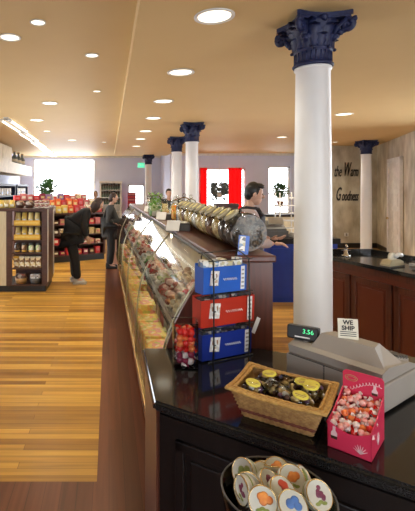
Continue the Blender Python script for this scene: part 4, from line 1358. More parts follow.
for k in range(11):
    z = .25 + k * .128
    b = MB()
    b.tube([(-.14, -.1, z), (.14, -.1, z), (.14, .1, z), (-.14, .1, z)], .009, 5, closed=True)
    for s in (-.07, 0, .07): b.tube([(s, -.1, z), (s, .1, z)], .006, 4)
    b.build('rack_tier', M['white'], wr)
rs = thing('red_display_stand', 'tall red display card stand right of the white wire rack', 'stand', (3.33, 7.4, 0))
MB().box(-.13, .13, -.1, .1, 0, .05).build('base', M['black'], rs)
MB().box(-.10, .10, -.02, .02, .05, 1.70, bev=.006).build('display_board', M['maroonfoil'], rs)
for k in range(4):
    MB().box(-.09, .09, -.075, -.02, 1.05 + k * .16, 1.09 + k * .16).build('display_pocket', M['palepink'], rs)
# low dark cabinet/box behind the jars
db = thing('storage_chest', 'dark brown box standing before the red curtained window', 'box', tuple(at(226, 214, 9.6)))
dbz = db.location.z
MB().box(-.24, .24, -.12, .12, 0, .22, bev=.01).build('chest_body', M['shelfwood'], db)
MB().box(-.25, .25, -.13, .13, .17, .235, bev=.008).build('chest_lid', M['shelfwood'], db)
dk = thing('rear_counter', 'cream fronted rear counter under the dark brown box', 'counter', (2.2, 9.3, 0))
MB().box(0, 1.9, .04, .6, 0, dbz - .045).build('cabinet_body', M['cream'], dk)
MB().box(-.02, 1.92, 0, .62, dbz - .045, dbz).build('counter_top', M['darkwood'], dk)

# ------------------------------------------------------------------ curtains, blind, plants in the windows
def curtain(label, x0, x1):
    t = thing('curtain', label, 'curtain', ((x0 + x1) / 2, YBR - .09, .78), 0, 'red window curtains')
    w = x1 - x0; n = 40; line = []
    for k in range(n + 1):
        s = k / n
        line.append((-w / 2 + w * s, .022 * math.sin(s * w * 42)))
    vs, fs = [], []
    for z in (0, 1.62):
        for p in line: vs.append((p[0], p[1] - .004, z))
        for p in line: vs.append((p[0], p[1] + .004, z))
    m_ = n + 1
    for k in range(n):
        fs += [(k, k + 1, 2 * m_ + k + 1, 2 * m_ + k), (m_ + k, 3 * m_ + k, 3 * m_ + k + 1, m_ + k + 1)]
    MB()._add(vs, fs, 0, True).build('curtain_cloth', M['curtain'], t)
    MB().tube([(-w / 2 - .02, 0, 1.63), (w / 2 + .02, 0, 1.63)], .012, 8).build('curtain_rod', M['white'], t)
    return t
curtain('narrow red curtain at the left side of the back window', 3.16, 3.40)
curtain('wide red curtain at the right side of the back window', 4.14, 4.62)

def plant(label, loc, pot_h, stem_h, crown, m, n=420, trailing=False, cat='plant', seed=1):
    t = thing('potted_plant', label, cat, loc)
    MB().lathe([(.0, 0), (.09 * pot_h / .16, 0), (.12 * pot_h / .16, pot_h), (.13 * pot_h / .16, pot_h), (.13 * pot_h / .16, pot_h * .85)], seg=18).build('pot', M['terracotta'], t)
    MB().tube([(0, 0, pot_h * .8), (.01, 0, pot_h + stem_h)], .012, 6).build('stem', M['shelfwood'], t)
    qq = random.Random(seed); b = MB()
    for k in range(n):
        d = Vector((qq.gauss(0, 1), qq.gauss(0, 1), qq.gauss(0, 1))).normalized()
        p = Vector((0, 0, pot_h + stem_h)) + Vector((d.x * crown[0], d.y * crown[0], d.z * crown[1])) * qq.uniform(.15, 1.05)
        if trailing and qq.random() < .4: p.z -= qq.uniform(0, crown[1] * 1.2)
        d2 = (d + Vector((qq.uniform(-.5, .5), qq.uniform(-.5, .5), qq.uniform(-.5, .3)))).normalized()
        L = crown[0] * .5; s = d2.cross(Vector((.2, .3, 1))).normalized() * L * .28
        b.quad([p, p + d2 * L * .4 + s, p + d2 * L, p + d2 * L * .4 - s])
    b.build('foliage', m, t)['kind'] = 'stuff'
    return t
# hanging plant before the curtained window: hangs by a hook
hp = thing('hanging_plant', 'dark trailing plant hanging in the middle of the curtained window', 'plant', (3.80, YBR - .16, 1.42))
qq = random.Random(4); b = MB()
for k in range(330):
    a = qq.uniform(0, 2 * PI); rr = .25 * math.sqrt(qq.random()); z = .28 + qq.uniform(-.20, .16)
    if qq.random() < .3: z -= qq.uniform(0, .30); rr *= .8
    p = Vector((rr * math.cos(a), rr * math.sin(a) * .35, z)); d = Vector((math.cos(a), .3 * math.sin(a), qq.uniform(-.6, .5))).normalized() * .11
    s = Vector((-d.z, 0, d.x)) * .35
    b.quad([p, p + d * .5 + s, p + d, p + d * .5 - s])
b.build('foliage', M['greygreen'], hp)['kind'] = 'stuff'
MB().lathe([(.0, -.05), (.06, -.05), (.09, .05), (.10, .12), (.09, .12)], seg=16).build('hanging_pot', M['white'], hp)
MB().tube([(0, 0, .12), (0, 0, 1.40)], .006, 6).build('hanger', M['white'], hp)
plant('leafy green plant standing before the right back window', (5.85, YBR - .30, 1.10), .16, .36, (.24, .20), M['leaf'], seed=3)
sl = thing('plant_stand', 'white plant stand below the right back window', 'stand', (5.85, YBR - .30, 0))
MB().lathe([(.16, 0), (.16, .03), (.03, .05), (.03, 1.05), (.17, 1.07), (.17, 1.10)], seg=18).build('stand_body', M['white'], sl)

# ------------------------------------------------------------------ shelf island on the left
IX1, IX0, IY = -1.01, -2.15, 7.03
isl = thing('island_shelf', 'dark wood shelving island with stocked shelves and pale end panel at left', 'shelf unit', (0, 0, 0))
HT = 1.367
rows = [.116, .385, .64, .85, 1.083]
MB().box(IX0 + .03, IX1 - .03, IY + .03, IY + .80, 0, .10).build('kick', M['black'], isl)
MB().box(IX0, IX1, IY, IY + .82, HT - .05, HT, bev=.006).build('top_board', M['shelfwood'], isl)
bx0 = -1.59
MB().box(bx0 - .09, bx0, IY, IY + .04, .10, HT - .05).box(IX1 - .09, IX1, IY, IY + .04, .10, HT - .05).box(IX0, -1.80, IY, IY + .04, .10, HT - .05).build('post', M['shelfwood'], isl)
MB().box(-1.80, bx0 - .09, IY + .01, IY + .03, .10, HT - .05).build('slat_panel', M['beige'], isl)
MB().box(bx0, IX1 - .09, IY + .32, IY + .34, .10, HT - .05).build('back_board', M['shelfwood'], isl)
MB().box(IX1 - .02, IX1, IY + .04, IY + .80, .10, HT - .05).build('side_board', M['shelfwood'], isl)
MB().box(IX1, IX1 + .012, IY + .02, IY + .07, .16, HT - .02).box(IX1, IX1 + .012, IY + .72, IY + .80, .16, HT - .06).build('edge_strip', M['white'], isl)
for k, z in enumerate(rows):
    MB().box(bx0, IX1 - .09, IY + .0, IY + .32, z - .018, z, bev=.003).build('shelf', M['shelfwood'], isl)

def small_bag(name, label, loc, w, d, h, m, cat, group, top_m=None):
    t = thing(name, label, cat, loc, 0, group)
    b = MB()
    b._add([(-w / 2, -d / 2, 0), (w / 2, -d / 2, 0), (w / 2, d / 2, 0), (-w / 2, d / 2, 0), (-w * .52, -d * .55, h * .5), (w * .52, -d * .55, h * .5), (w * .52, d * .55, h * .5), (-w * .52, d * .55, h * .5), (-w * .45, -.004, h), (w * .45, -.004, h), (w * .45, .004, h), (-w * .45, .004, h)],
           [(0, 3, 2, 1), (0, 1, 5, 4), (1, 2, 6, 5), (2, 3, 7, 6), (3, 0, 4, 7), (4, 5, 9, 8), (5, 6, 10, 9), (6, 7, 11, 10), (7, 4, 8, 11), (8, 9, 10, 11)], 0, True)
    b.build('bag_body', m, t)
    MB().box(-w * .36, w * .36, -d * .58, -d * .52, h * .18, h * .5).build('bag_label', top_m or M['paper'], t)
    return t
sx0, sx1 = bx0 + .03, IX1 - .12
# rows one and two: yellow bags standing in amber trays
for rz, nm in ((rows[4], 'top'), (rows[3], 'second')):
    t = thing('amber_tray', 'amber card tray on the %s shelf of the island' % nm, 'tray', ((sx0 + sx1) / 2, IY + .10, rz), 0, 'amber trays on the island')
    w = (sx1 - sx0) / 2
    MB().box(-w, w, -.08, -.076, 0, .085).box(-w, w, .076, .08, 0, .06).box(-w, -w + .004, -.076, .076, 0, .06).box(w - .004, w, -.076, .076, 0, .06).box(-w, w, -.076, .076, 0, .003).build('tray_body', M['amber'], t)
    MB().box(-w * .95, w * .95, -.082, -.08, .03, .06).build('tray_print', M['yellow'], t)
    for k in range(4):
        x = sx0 + .055 + k * (sx1 - sx0 - .11) / 3
        small_bag('yellow_bag', '%s of four yellow bags on the %s shelf of the island' % (from_left(k, 4), nm), (x, IY + .10, rz + .005), .078, .055, .205 if nm == 'top' else .20, M['yellow'] if (k + len(nm)) % 3 == 1 else M['yellowpale'], 'bag', 'yellow bags on the island', M['whitepaper'])
# row three: jars
for k in range(4):
    x = sx0 + .04 + k * (sx1 - sx0 - .08) / 3
    t = thing('spice_jar', '%s of four small jars on the middle shelf of the island' % from_left(k, 4), 'jar', (x, IY + .09, rows[2]), 0, 'small jars on the island')
    MB().lathe([(0, 0), (.04, 0), (.045, .02), (.045, .09), (.032, .115), (.03, .12), (0, .12)], seg=16).build('jar_body', M[['heapE', 'heapB', 'heapC', 'heapC'][k]], t)
    MB().lathe([(.034, .118), (.036, .12), (.036, .145), (0, .148)], seg=16).build('lid', M['greygreen'] if k > 1 else M['registerdark'], t)
    MB().lathe([(.0455, .01), (.0462, .012), (.0462, .03), (.0455, .032)], seg=16, caps=False).build('jar_label', M['amber'], t)
# row four: printed tins
for k in range(5):
    x = sx0 + .03 + k * (sx1 - sx0 - .06) / 4
    t = thing('printed_canister', '%s of five patterned canisters on the fourth shelf of the island' % from_left(k, 5), 'canister', (x, IY + .09, rows[1]), 0, 'patterned canisters on the island')
    MB().box(-.042, .042, -.04, .04, 0, .16, bev=.008).build('canister_body', M['tinprint'], t)
    MB().box(-.043, .043, -.041, .041, .155, .185, bev=.006).build('lid', M['paper'] if k else M['amber'], t)
# row five: wrapped hampers
for k in range(2):
    x = sx0 + .10 + k * .24
    t = thing('gift_hamper', '%s wrapped hamper on the bottom shelf of the island' % ('left' if k == 0 else 'right'), 'hamper', (x, IY + .12, rows[0]), 0, 'wrapped hampers on the island')
    MB().lathe([(0, 0), (.08, 0), (.105, .09), (.10, .09)], seg=18).build('basket', M['wicker'] if k == 0 else M['registerdark'], t)
    MB().box(-.09, .09, -.06, .06, .05, .16, bev=.025).build('wrapped_filling', M['basketpack'] if k == 0 else M['silverbag'], t)
# on top of the island
tops = [(5, 'yellow'), (10, 'goldfoil'), (18, 'basketpack'), (26, 'basketpack')]
for k in range(3):
    p = at(1.5 + k * 5.5, 208, IY + .2)
    small_bag('gold_bag', '%s of three golden bags on top of the island' % from_left(k, 3), (p.x, IY + .2, HT), .082, .08, .13, M['goldfoil'] if k % 2 else M['yellow'], 'bag', 'golden bags on the island top')
for k, px in enumerate((20.0, 29.6)):
    p = at(px, 208, IY + .2)
    t = thing('gift_basket', '%s dark wrapped basket on top of the island' % ('left' if k == 0 else 'right'), 'basket', (p.x, IY + .2, HT), 0, 'wrapped baskets on the island top')
    MB().lathe([(0, 0), (.06, 0), (.075, .05), (.07, .05)], seg=16).build('basket', M['shelfwood'], t)
    MB().ell((0, 0, .07), (.072, .06, .055), seg=12, rings=8, jitter=.1, rng=random.Random(k + 5)).build('wrapped_filling', M['basketpack'], t)
pi = 0
for k in range(3):
    for j in range(2):
        p = at(37.2 + k * 4.9, 208, IY + .2)
        t = thing('snack_pack', '%s cream pack of the %s layer stacked on the island top' % (['left', 'middle', 'right'][k], 'lower' if j == 0 else 'upper'), 'pack', (p.x, IY + .2, HT + j * .062), 0, 'cream packs on the island top')
        MB().box(-.038, .038, -.06, .06, 0, .058, bev=.008).build('pack_body', M['fairprint'], t)
        MB().box(-.03, .03, -.062, -.06, .02, .036).build('pack_label', M['maroonfoil'], t)

# ------------------------------------------------------------------ shelving behind the shoppers
ga = R(27)
gx, gy = -1.42, 9.62
GL = 1.50
gm = Matrix.Translation((gx, gy, 0)) @ Matrix.Rotation(ga, 4, 'Z')
gs_ = thing('gondola_shelf', 'dark low shelving unit with red packages behind the bending shopper', 'shelf unit', (gx, gy, 0), ga)
GH = 1.12
MB().box(.02, GL - .02, .03, .5, 0, .13).build('kick', M['black'], gs_)
MB().box(0, GL, .0, .5, GH - .04, GH).build('top_board', M['shelfwood'], gs_)
MB().box(0, GL, .46, .5, .13, GH - .04).build('back_board', M['shelfwood'], gs_)
for x in (0, GL / 2 - .02, GL - .04):
    MB().box(x, x + .04, 0, .46, .13, GH - .04).build('upright', M['shelfwood'], gs_)
gz = [.13, .37, .60, .83]
for z in gz:
    MB().box(.04, GL - .04, .02, .46, z, z + .02).build('shelf', M['shelfwood'], gs_)
q = random.Random(8)
colsg = [['maroonfoil', 'red', 'pinkbox', 'shelfwood'], ['pinkbox', 'red', 'pinkbox', 'fairprint'], ['shelfwood', 'fairprint', 'maroonfoil', 'goldfoil'], ['pinkbox', 'maroonfoil', 'red', 'shelfwood']]
cname = {'maroonfoil': 'maroon', 'red': 'red', 'pinkbox': 'dusty pink', 'shelfwood': 'brown', 'fairprint': 'cream printed', 'goldfoil': 'golden'}
for s, z in enumerate(gz):
    for k in range(8):
        x = .108 + k * .160 + (.095 if k > 3 else 0)
        c = colsg[s][q.randrange(4)]
        p = gm @ Vector((x, .115, z + .0215))
        h = q.uniform(.09, .17)
        lab = '%s %s package on the %s shelf behind the shoppers' % (from_left(k, 8), cname[c], ['bottom', 'third', 'second', 'top'][s])
        t = thing('boxed_chocolates', lab, 'package', p, ga, 'packages on the low dark shelving')
        MB().box(-.06, .06, -.07, .07, 0, h, bev=.005).build('package_body', M[c], t)
        MB().box(-.04, .04, -.0725, -.07, h * .35, h * .75).build('package_label', M['paper'] if k % 4 == 1 else M['pinkbox'] if k % 4 == 3 else M['goldfoil'], t)
# goods piled on top
def pile(px, py, Y, w, h, c, kind, lab):
    p = at(px, py, Y)
    t = thing(kind, lab, 'package', (p.x, Y, p.z), ga * .6, 'goods piled above the low shelving')
    MB().box(-w / 2, w / 2, -w * .4, w * .4, 0, h, bev=min(.012, h * .1)).build('package_body', M[c], t)
    MB().box(-w * .3, w * .3, -w * .41, -w * .4, h * .3, h * .65).build('package_label', M['paper'], t)
    return t
# a stepped riser that carries the piles
rs_ = thing('display_riser', 'stepped dark riser behind the low shelving, covered in bright packages', 'riser', (gx, gy, 0), ga)
MB().box(.0, GL, .52, .80, 0, 1.24).build('lower_step', M['shelfwood'], rs_)
MB().box(-.5, GL, .80, 1.10, 0, 1.40).build('upper_step', M['shelfwood'], rs_)
q = random.Random(17)
def topitem(u, v, z, w, h, c, kind, lab):
    p = gm @ Vector((u, v, z))
    t = thing(kind, lab, 'package', p, ga, 'goods piled above the low shelving')
    MB().box(-w / 2, w / 2, -.06, .06, 0, h, bev=.010).build('package_body', M[c], t)
    MB().box(-w * .3, w * .3, -.062, -.06, h * .3, h * .65).build('package_label', M[{'whitepaper': 'red', 'orange': 'yellowpale', 'yellow': 'paper', 'silverbag': 'paper', 'red': 'pinkbox', 'pinkbox': 'paper'}.get(c, 'goldfoil')], t)
line1 = ['silverbag', 'silverbag', 'yellow', 'yellow', 'orange', 'red', 'pinkbox', 'fairprint', 'maroonfoil', 'red']
for k, c in enumerate(line1):
    topitem(.08 + k * .148, .20, GH, .125, .15 + .03 * (k % 2), c, 'sweets_package', '%s package in the front line on top of the low shelving' % from_left(k, 10))
line2 = ['silverbag', 'pinkbox', 'orange', 'orange', 'red', 'orange', 'orange', 'red', 'pinkbox', 'fairprint']
for k, c in enumerate(line2):
    topitem(.08 + k * .148, .66, 1.24, .13, .17 + .03 * ((k * 3) % 2), c, 'sweets_package', '%s package in the middle line of the riser' % from_left(k, 10))
line3 = ['red', 'pinkbox', 'pinkbox', 'red', 'maroonfoil', 'purple', 'whitepaper', 'purple', 'red', 'pinkbox', 'fairprint', 'pinkbox']
for k, c in enumerate(line3):
    topitem(-.40 + k * .158, .95, 1.40, .14, .12 + .04 * ((k * 5) % 3) / 2, c, 'sweets_package', '%s package in the back line of the riser' % from_left(k, 12))
pp = at(47, 203, 12.0)
plant('round green bush in front of the big back window', (pp.x, 12.0, 1.06), .18, .42, (.26, .24), M['leaf'], 520, seed=6)
pt = thing('plant_table', 'round table carrying the green bush at the big window', 'table', (pp.x, 12.0, 0))
MB().lathe([(.22, 0), (.22, .02), (.04, .05), (.04, 1.03), (.28, 1.04), (.28, 1.06)], seg=20).build('table_body', M['shelfwood'], pt)

# white bookcase on the back wall, red rack, navy shelves at left
wb_ = thing('white_bookcase', 'white framed bookcase with dark shelves on the back wall', 'bookcase', (-.38, YB - .35, 0))
MB().box(0, .06, 0, .33, 0, 1.90).box(.84, .90, 0, .33, 0, 1.90).box(-.02, .92, -.02, .33, 1.90, 1.98).box(0, .9, .30, .33, 0, 1.9).build('carcass', M['white'], wb_)
for k in range(6):
    z = .1 + k * .30
    MB().box(.06, .84, .0, .30, z, z + .025).build('shelf', M['white'], wb_)
n_ = 0
for k in range(3, 6):
    for j in range(8):
        z = .1 + k * .30 + .025
        t = thing('dark_book', '%s dark volume on the %s shelf of the white bookcase' % (from_left(j, 8), ['third', 'second', 'top'][k - 3]), 'book', (-.38 + .07 + j * .096, YB - .33, z), 0, 'dark volumes in the white bookcase')
        MB().box(0, .085, 0, .2, 0, .22 + .02 * (j % 3), bev=.004).build('cover', M['books'], t)
rr_ = thing('red_card_rack', 'red display rack standing in front of the narrow back window', 'rack', (.93, YB - .45, 0))
MB().box(-.18, .18, -.12, .12, 0, .08).build('base', M['black'], rr_)
MB().box(-.17, .17, -.10, .10, .08, 1.52, bev=.01).build('rack_body', M['maroonfoil'], rr_)
for k in range(7):
    MB().box(-.15, .15, -.13, -.10, .75 + k * .11, .82 + k * .11).build('rack_pocket', M['red'] if k % 2 else M['pinkbox'], rr_)
for u, (y0, y1) in enumerate(((11.2, 13.9), (14.15, 16.0))):
    nv = thing('navy_shelf', '%s navy wall shelf unit under the cream bulkhead at left' % ('nearer' if u == 0 else 'farther'), 'shelf unit', (-3.68, y0, 0), 0, 'navy wall shelves')
    L = y1 - y0
    MB().box(0, .03, 0, L, 0, 1.80).box(0, .66, 0, .05, 0, 1.80).box(0, .66, L - .05, L, 0, 1.80).box(0, .68, -.01, L + .01, 1.76, 1.82).build('carcass', M['navy'], nv)
    for k in range(5):
        z = .08 + k * .34
        MB().box(.03, .66, .05, L - .05, z, z + .035).build('shelf', M['navy'], nv)
        if k >= 3:
            m_ = int((L - .2) / .32)
            for j in range(m_):
                t = thing('white_box', '%s white box on the %s shelf of the %s navy unit' % (ORD[j], 'upper' if k == 4 else 'lower', 'nearer' if u == 0 else 'farther'), 'box', (-3.68 + .52, y0 + .2 + j * .32, z + .035), 0, 'white boxes on the navy shelves')
                MB().box(-.1, .1, -.12, .12, 0, .20 if k == 3 else .22, bev=.006).build('carton', M['whitepaper'], t)
                MB().box(.1, .103, -.07, .07, .05, .12).build('carton_label', M['boxblue'] if j % 2 else M['greygreen'], t)
# things on the bulkhead
for k in range(3):
    t = thing('green_bottle', '%s of three dark bottles on the cream bulkhead' % ['nearest', 'middle', 'farthest'][k], 'bottle', (-3.10, 14.1 + k * .62, 2.50), 0, 'bottles on the cream bulkhead')
    MB().lathe([(0, 0), (.09, 0), (.10, .02), (.10, .20), (.04, .28), (.035, .36), (.045, .37), (.045, .39), (0, .39)], seg=16).build('bottle_body', M['greygreen'], t)
    MB().lathe([(.046, .37), (.046, .41), (0, .415)], seg=12).build('cork', M['wicker'], t)
    MB().lathe([(.101, .06), (.102, .062), (.102, .15), (.101, .152)], seg=16, caps=False).build('bottle_label', M['paper'], t)
cbx = thing('cream_cabinet', 'cream box cabinet standing on the left bulkhead', 'cabinet', (-3.66, 9.6, 2.50))
MB().box(0, .68, 0, 3.6, 0, .44, bev=.01).build('cabinet_body', M['cream'], cbx)
for k in range(3):
    MB().box(.68, .69, .05 + k * 1.2, 1.15 + k * 1.2, .05, .39).build('cabinet_door', M['cream'], cbx)

# ------------------------------------------------------------------ people
def skin_mesh(verts, edges, root=0, sub=2):
    """verts: list of (co, radius); returns the grown mesh"""
    me = bpy.data.meshes.new('limb')
    me.from_pydata([tuple(v[0]) for v in verts], edges, [])
    o = bpy.data.objects.new('limb', me); COL.objects.link(o)
    o.modifiers.new('s', 'SKIN')
    sv = me.skin_vertices[0].data
    for i, v in enumerate(verts):
        r = v[1]
        sv[i].radius = (r, r) if not isinstance(r, tuple) else r
        sv[i].use_root = (i == root)
    sm = o.modifiers.new('u', 'SUBSURF'); sm.levels = sub; sm.render_levels = sub
    dg = bpy.context.evaluated_depsgraph_get()
    out = bpy.data.meshes.new_from_object(o.evaluated_get(dg))
    bpy.data.objects.remove(o); bpy.data.meshes.remove(me)
    return out

def chain(names, J, rad):
    vs = [(J[n], rad[i]) for i, n in enumerate(names)]
    return vs, [(i, i + 1) for i in range(len(names) - 1)]

def hand_mesh(mb, wrist, direc, side, curl=.5, s=1.0):
    """palm with five fingers; direc = hand direction, side = thumb side"""
    d = Vector(direc).normalized(); sd = Vector(side); sd = (sd - d * sd.dot(d)).normalized(); n = d.cross(sd).normalized()
    w = Vector(wrist)
    verts = [(w, .022 * s), (w + d * .045 * s, (.034 * s, .018 * s)), (w + d * .085 * s, (.036 * s, .016 * s))]
    mb.from_mesh(skin_mesh(verts, [(0, 1), (1, 2)], 0, 1), 0)
    for k, (off, L) in enumerate(((.027, .072), (.009, .080), (-.009, .074), (-.026, .058))):
        b0 = w + d * .075 * s + sd * off * s
        p1 = b0 + d * L * .5 * s - n * curl * L * .18 * s
        p2 = p1 + d * L * .35 * s - n * curl * L * .35 * s
        p3 = p2 + d * L * .18 * s - n * curl * L * .30 * s
        mb.from_mesh(skin_mesh([(b0, .009 * s), (p1, .0088 * s), (p2, .008 * s), (p3, .007 * s)], [(0, 1), (1, 2), (2, 3)], 0, 1), 0)
    b0 = w + d * .03 * s + sd * .022 * s
    p1 = b0 + d * .025 * s + sd * .028 * s - n * .01 * s
    p2 = p1 + d * .03 * s + sd * .008 * s - n * .012 * s
    mb.from_mesh(skin_mesh([(b0, .012 * s), (p1, .0105 * s), (p2, .0085 * s)], [(0, 1), (1, 2)], 0, 1), 0)

def person(label, loc, J, S, mats, hair_style, pitch=0, rotz=0, apron=False, jacket_len=.0, hands=None, bulk=1.0):
    """J: joints facing +x, lateral = y. S: stature"""
    t = thing('person', label, 'person', loc, rotz)
    k = S / 1.7
    J = {n: Vector(p) for n, p in J.items()}
    body = MB()
    # one continuous body: legs, trunk, arms, neck
    names = ['pelvis', 'spine', 'chest', 'neck', 'skull', 'shL', 'elL', 'wrL', 'shR', 'elR', 'wrR', 'hipL', 'knL', 'anL', 'toL', 'hipR', 'knR', 'anR', 'toR']
    rad = dict(pelvis=.125, spine=.115, chest=.13, neck=.055, skull=.055, shL=.062, elL=.042, wrL=.027, shR=.062, elR=.042, wrR=.027, hipL=.085, knL=.058, anL=.036, toL=.032, hipR=.085, knR=.058, anR=.036, toR=.032)
    edges = [('pelvis', 'spine'), ('spine', 'chest'), ('chest', 'neck'), ('neck', 'skull'), ('chest', 'shL'), ('shL', 'elL'), ('elL', 'wrL'), ('chest', 'shR'), ('shR', 'elR'), ('elR', 'wrR'),
             ('pelvis', 'hipL'), ('hipL', 'knL'), ('knL', 'anL'), ('anL', 'toL'), ('pelvis', 'hipR'), ('hipR', 'knR'), ('knR', 'anR'), ('anR', 'toR')]
    ix = {n: i for i, n in enumerate(names)}
    body.from_mesh(skin_mesh([(J[n], rad[n] * k * .93) for n in names], [(ix[a], ix[b_]) for a, b_ in edges], 0, 2), 0)
    # head with face
    hc = J['head']; Hm = Matrix.Translation(hc) @ Matrix.Rotation(R(pitch), 4, 'Y')
    hs = k * .93
    body.ell((0, 0, .01 * hs), (.092 * hs, .076 * hs, .112 * hs), mtx=Hm, seg=18, rings=12)
    body.ell((.022 * hs, 0, -.058 * hs), (.066 * hs, .058 * hs, .066 * hs), mtx=Hm, seg=16, rings=10)       # jaw
    body.ell((.092 * hs, 0, -.012 * hs), (.024 * hs, .014 * hs, .022 * hs), mtx=Hm, seg=10, rings=6)        # nose
    body.ell((.078 * hs, 0, -.058 * hs), (.012 * hs, .026 * hs, .009 * hs), mtx=Hm, seg=10, rings=6)        # mouth
    for s in (-1, 1):
        body.ell((-.005 * hs, s * .078 * hs, -.005 * hs), (.020 * hs, .010 * hs, .030 * hs), mtx=Hm, seg=10, rings=6)   # ears
    hands = hands or {}
    for sd in 'LR':
        w = J['wr' + sd]; d = hands.get(sd, (J['wr' + sd] - J['el' + sd]))
        hand_mesh(body, w, d, (1, 0, .2) if abs(Vector(d).normalized().x) < .8 else (0, 1 if sd == 'R' else -1, .3), .6, k)
    body.build('body', M['skin'], t)
    eb = MB()
    for s in (-1, 1):
        eb.ell((.080 * hs, s * .030 * hs, .012 * hs), (.009 * hs, .014 * hs, .008 * hs), mtx=Hm, seg=8, rings=6)
    eb.build('eyes', M['eye'], t)
    # clothing
    jk = MB()
    jn_ = ['pelvis', 'spine', 'chest', 'neckbase', 'shL', 'elL', 'wrL2', 'shR', 'elR', 'wrR2']
    J['neckbase'] = J['chest'].lerp(J['neck'], .55)
    J['wrL2'] = J['elL'].lerp(J['wrL'], .92); J['wrR2'] = J['elR'].lerp(J['wrR'], .92)
    jr = dict(pelvis=(.155, .185), spine=(.135, .165), chest=(.14, .175), neckbase=.075, shL=.083, elL=.060, wrL2=.046, shR=.083, elR=.060, wrR2=.046)
    je = [('pelvis', 'spine'), ('spine', 'chest'), ('chest', 'neckbase'), ('chest', 'shL'), ('shL', 'elL'), ('elL', 'wrL2'), ('chest', 'shR'), ('shR', 'elR'), ('elR', 'wrR2')]
    jx = {n: i for i, n in enumerate(jn_)}
    def rr(v): return tuple(x * k * bulk for x in v) if isinstance(v, tuple) else v * k * (1 + (bulk - 1) * .6)
    vv = [(J[n], rr(jr[n])) for n in jn_]; ee = [(jx[a], jx[b_]) for a, b_ in je]
    if jacket_len:
        hem = (J['hipL'] + J['hipR']) / 2 + (((J['knL'] + J['knR']) / 2) - (J['hipL'] + J['hipR']) / 2) * jacket_len
        vv.append((hem, rr((.165, .195)))); ee.append((0, len(vv) - 1))
    jk.from_mesh(skin_mesh(vv, ee, 0, 2), 0)
    jk.build(mats.get('top_name', 'jacket'), M[mats['top']], t)
    tr = MB()
    tn_ = ['pelvis', 'hipL', 'knL', 'anL2', 'hipR', 'knR', 'anR2']
    J['anL2'] = J['anL'] + Vector((0, 0, .0)); J['anR2'] = J['anR'] + Vector((0, 0, .0))
    trr = dict(pelvis=(.135, .165), hipL=.105, knL=.082, anL2=.068, hipR=.105, knR=.082, anR2=.068)
    te = [('pelvis', 'hipL'), ('hipL', 'knL'), ('knL', 'anL2'), ('pelvis', 'hipR'), ('hipR', 'knR'), ('knR', 'anR2')]
    tx = {n: i for i, n in enumerate(tn_)}
    tr.from_mesh(skin_mesh([(J[n], rr(trr[n])) for n in tn_], [(tx[a], tx[b_]) for a, b_ in te], 0, 2), 0)
    tr.build('trousers', M[mats['legs']], t)
    for sd in 'LR':
        a = J['an' + sd]
        sh = MB().ell((a.x + .045 * k, a.y, .036 * k), (.135 * k, .052 * k, .036 * k), seg=14, rings=8).ell((a.x - .035 * k, a.y, .060 * k), (.058 * k, .045 * k, .050 * k), seg=12, rings=8).box(a.x - .085 * k, a.x + .165 * k, a.y - .046 * k, a.y + .046 * k, 0.0, .018 * k, bev=.008)
        sh.build('shoe', M[mats['shoes']], t)
    hb = MB()
    hb.ell((-.022 * hs, 0, .034 * hs), (.094 * hs, .088 * hs, .104 * hs), mtx=Hm, seg=18, rings=12, jitter=.03, rng=random.Random(2))
    if hair_style == 'long':
        for s in (-1, 1):
            hb.ell((-.01 * hs, s * .062 * hs, -.06 * hs), (.075 * hs, .036 * hs, .13 * hs), mtx=Hm, seg=14, rings=9, jitter=.05, rng=random.Random(3))
        hb.ell((-.065 * hs, 0, -.05 * hs), (.055 * hs, .085 * hs, .13 * hs), mtx=Hm, seg=14, rings=9, jitter=.05, rng=random.Random(4))
    elif hair_style == 'bob':
        hb.ell((-.050 * hs, 0, -.022 * hs), (.068 * hs, .088 * hs, .085 * hs), mtx=Hm, seg=14, rings=9, jitter=.05, rng=random.Random(3))
    else:
        hb.ell((-.052 * hs, 0, -.005 * hs), (.060 * hs, .076 * hs, .075 * hs), mtx=Hm, seg=14, rings=9, jitter=.05, rng=random.Random(3))
        hb.ell((.03 * hs, 0, .098 * hs), (.065 * hs, .07 * hs, .034 * hs), mtx=Hm, seg=14, rings=9, jitter=.08, rng=random.Random(5))
    hb.build('hair', M[mats['hair']], t)
    if apron:
        ap = MB()
        front = J['chest'].x + .155 * k
        c = J['chest']
        vs = []
        n = 8
        rowsA = [(c.z + .10, .085, .02), (c.z - .05, .11, .0), (J['spine'].z, .15, .0), (J['pelvis'].z, .17, -.01), (J['pelvis'].z - .35, .17, -.02)]
        for z, hw, dx in rowsA:
            for i in range(n + 1):
                s = -1 + 2 * i / n
                vs.append((c.x + (.165 - .055 * s * s) * k + dx * k, s * hw * k, z))
        fs = []
        for r_ in range(len(rowsA) - 1):
            for i in range(n):
                fs.append((r_ * (n + 1) + i, r_ * (n + 1) + i + 1, (r_ + 1) * (n + 1) + i + 1, (r_ + 1) * (n + 1) + i))
        ap._add(vs, fs, 0, True)
        for s in (-1, 1):
            ap.tube([(c.x + .145 * k, s * .075 * k, c.z + .10), (c.x + .10 * k, s * .10 * k, c.z + .17 * k), (c.x - .02 * k, s * .105 * k, c.z + .185 * k), (c.x - .13 * k, s * .08 * k, c.z + .10)], .016, 6)
        ap.build('apron', M['apron'], t)
    return t

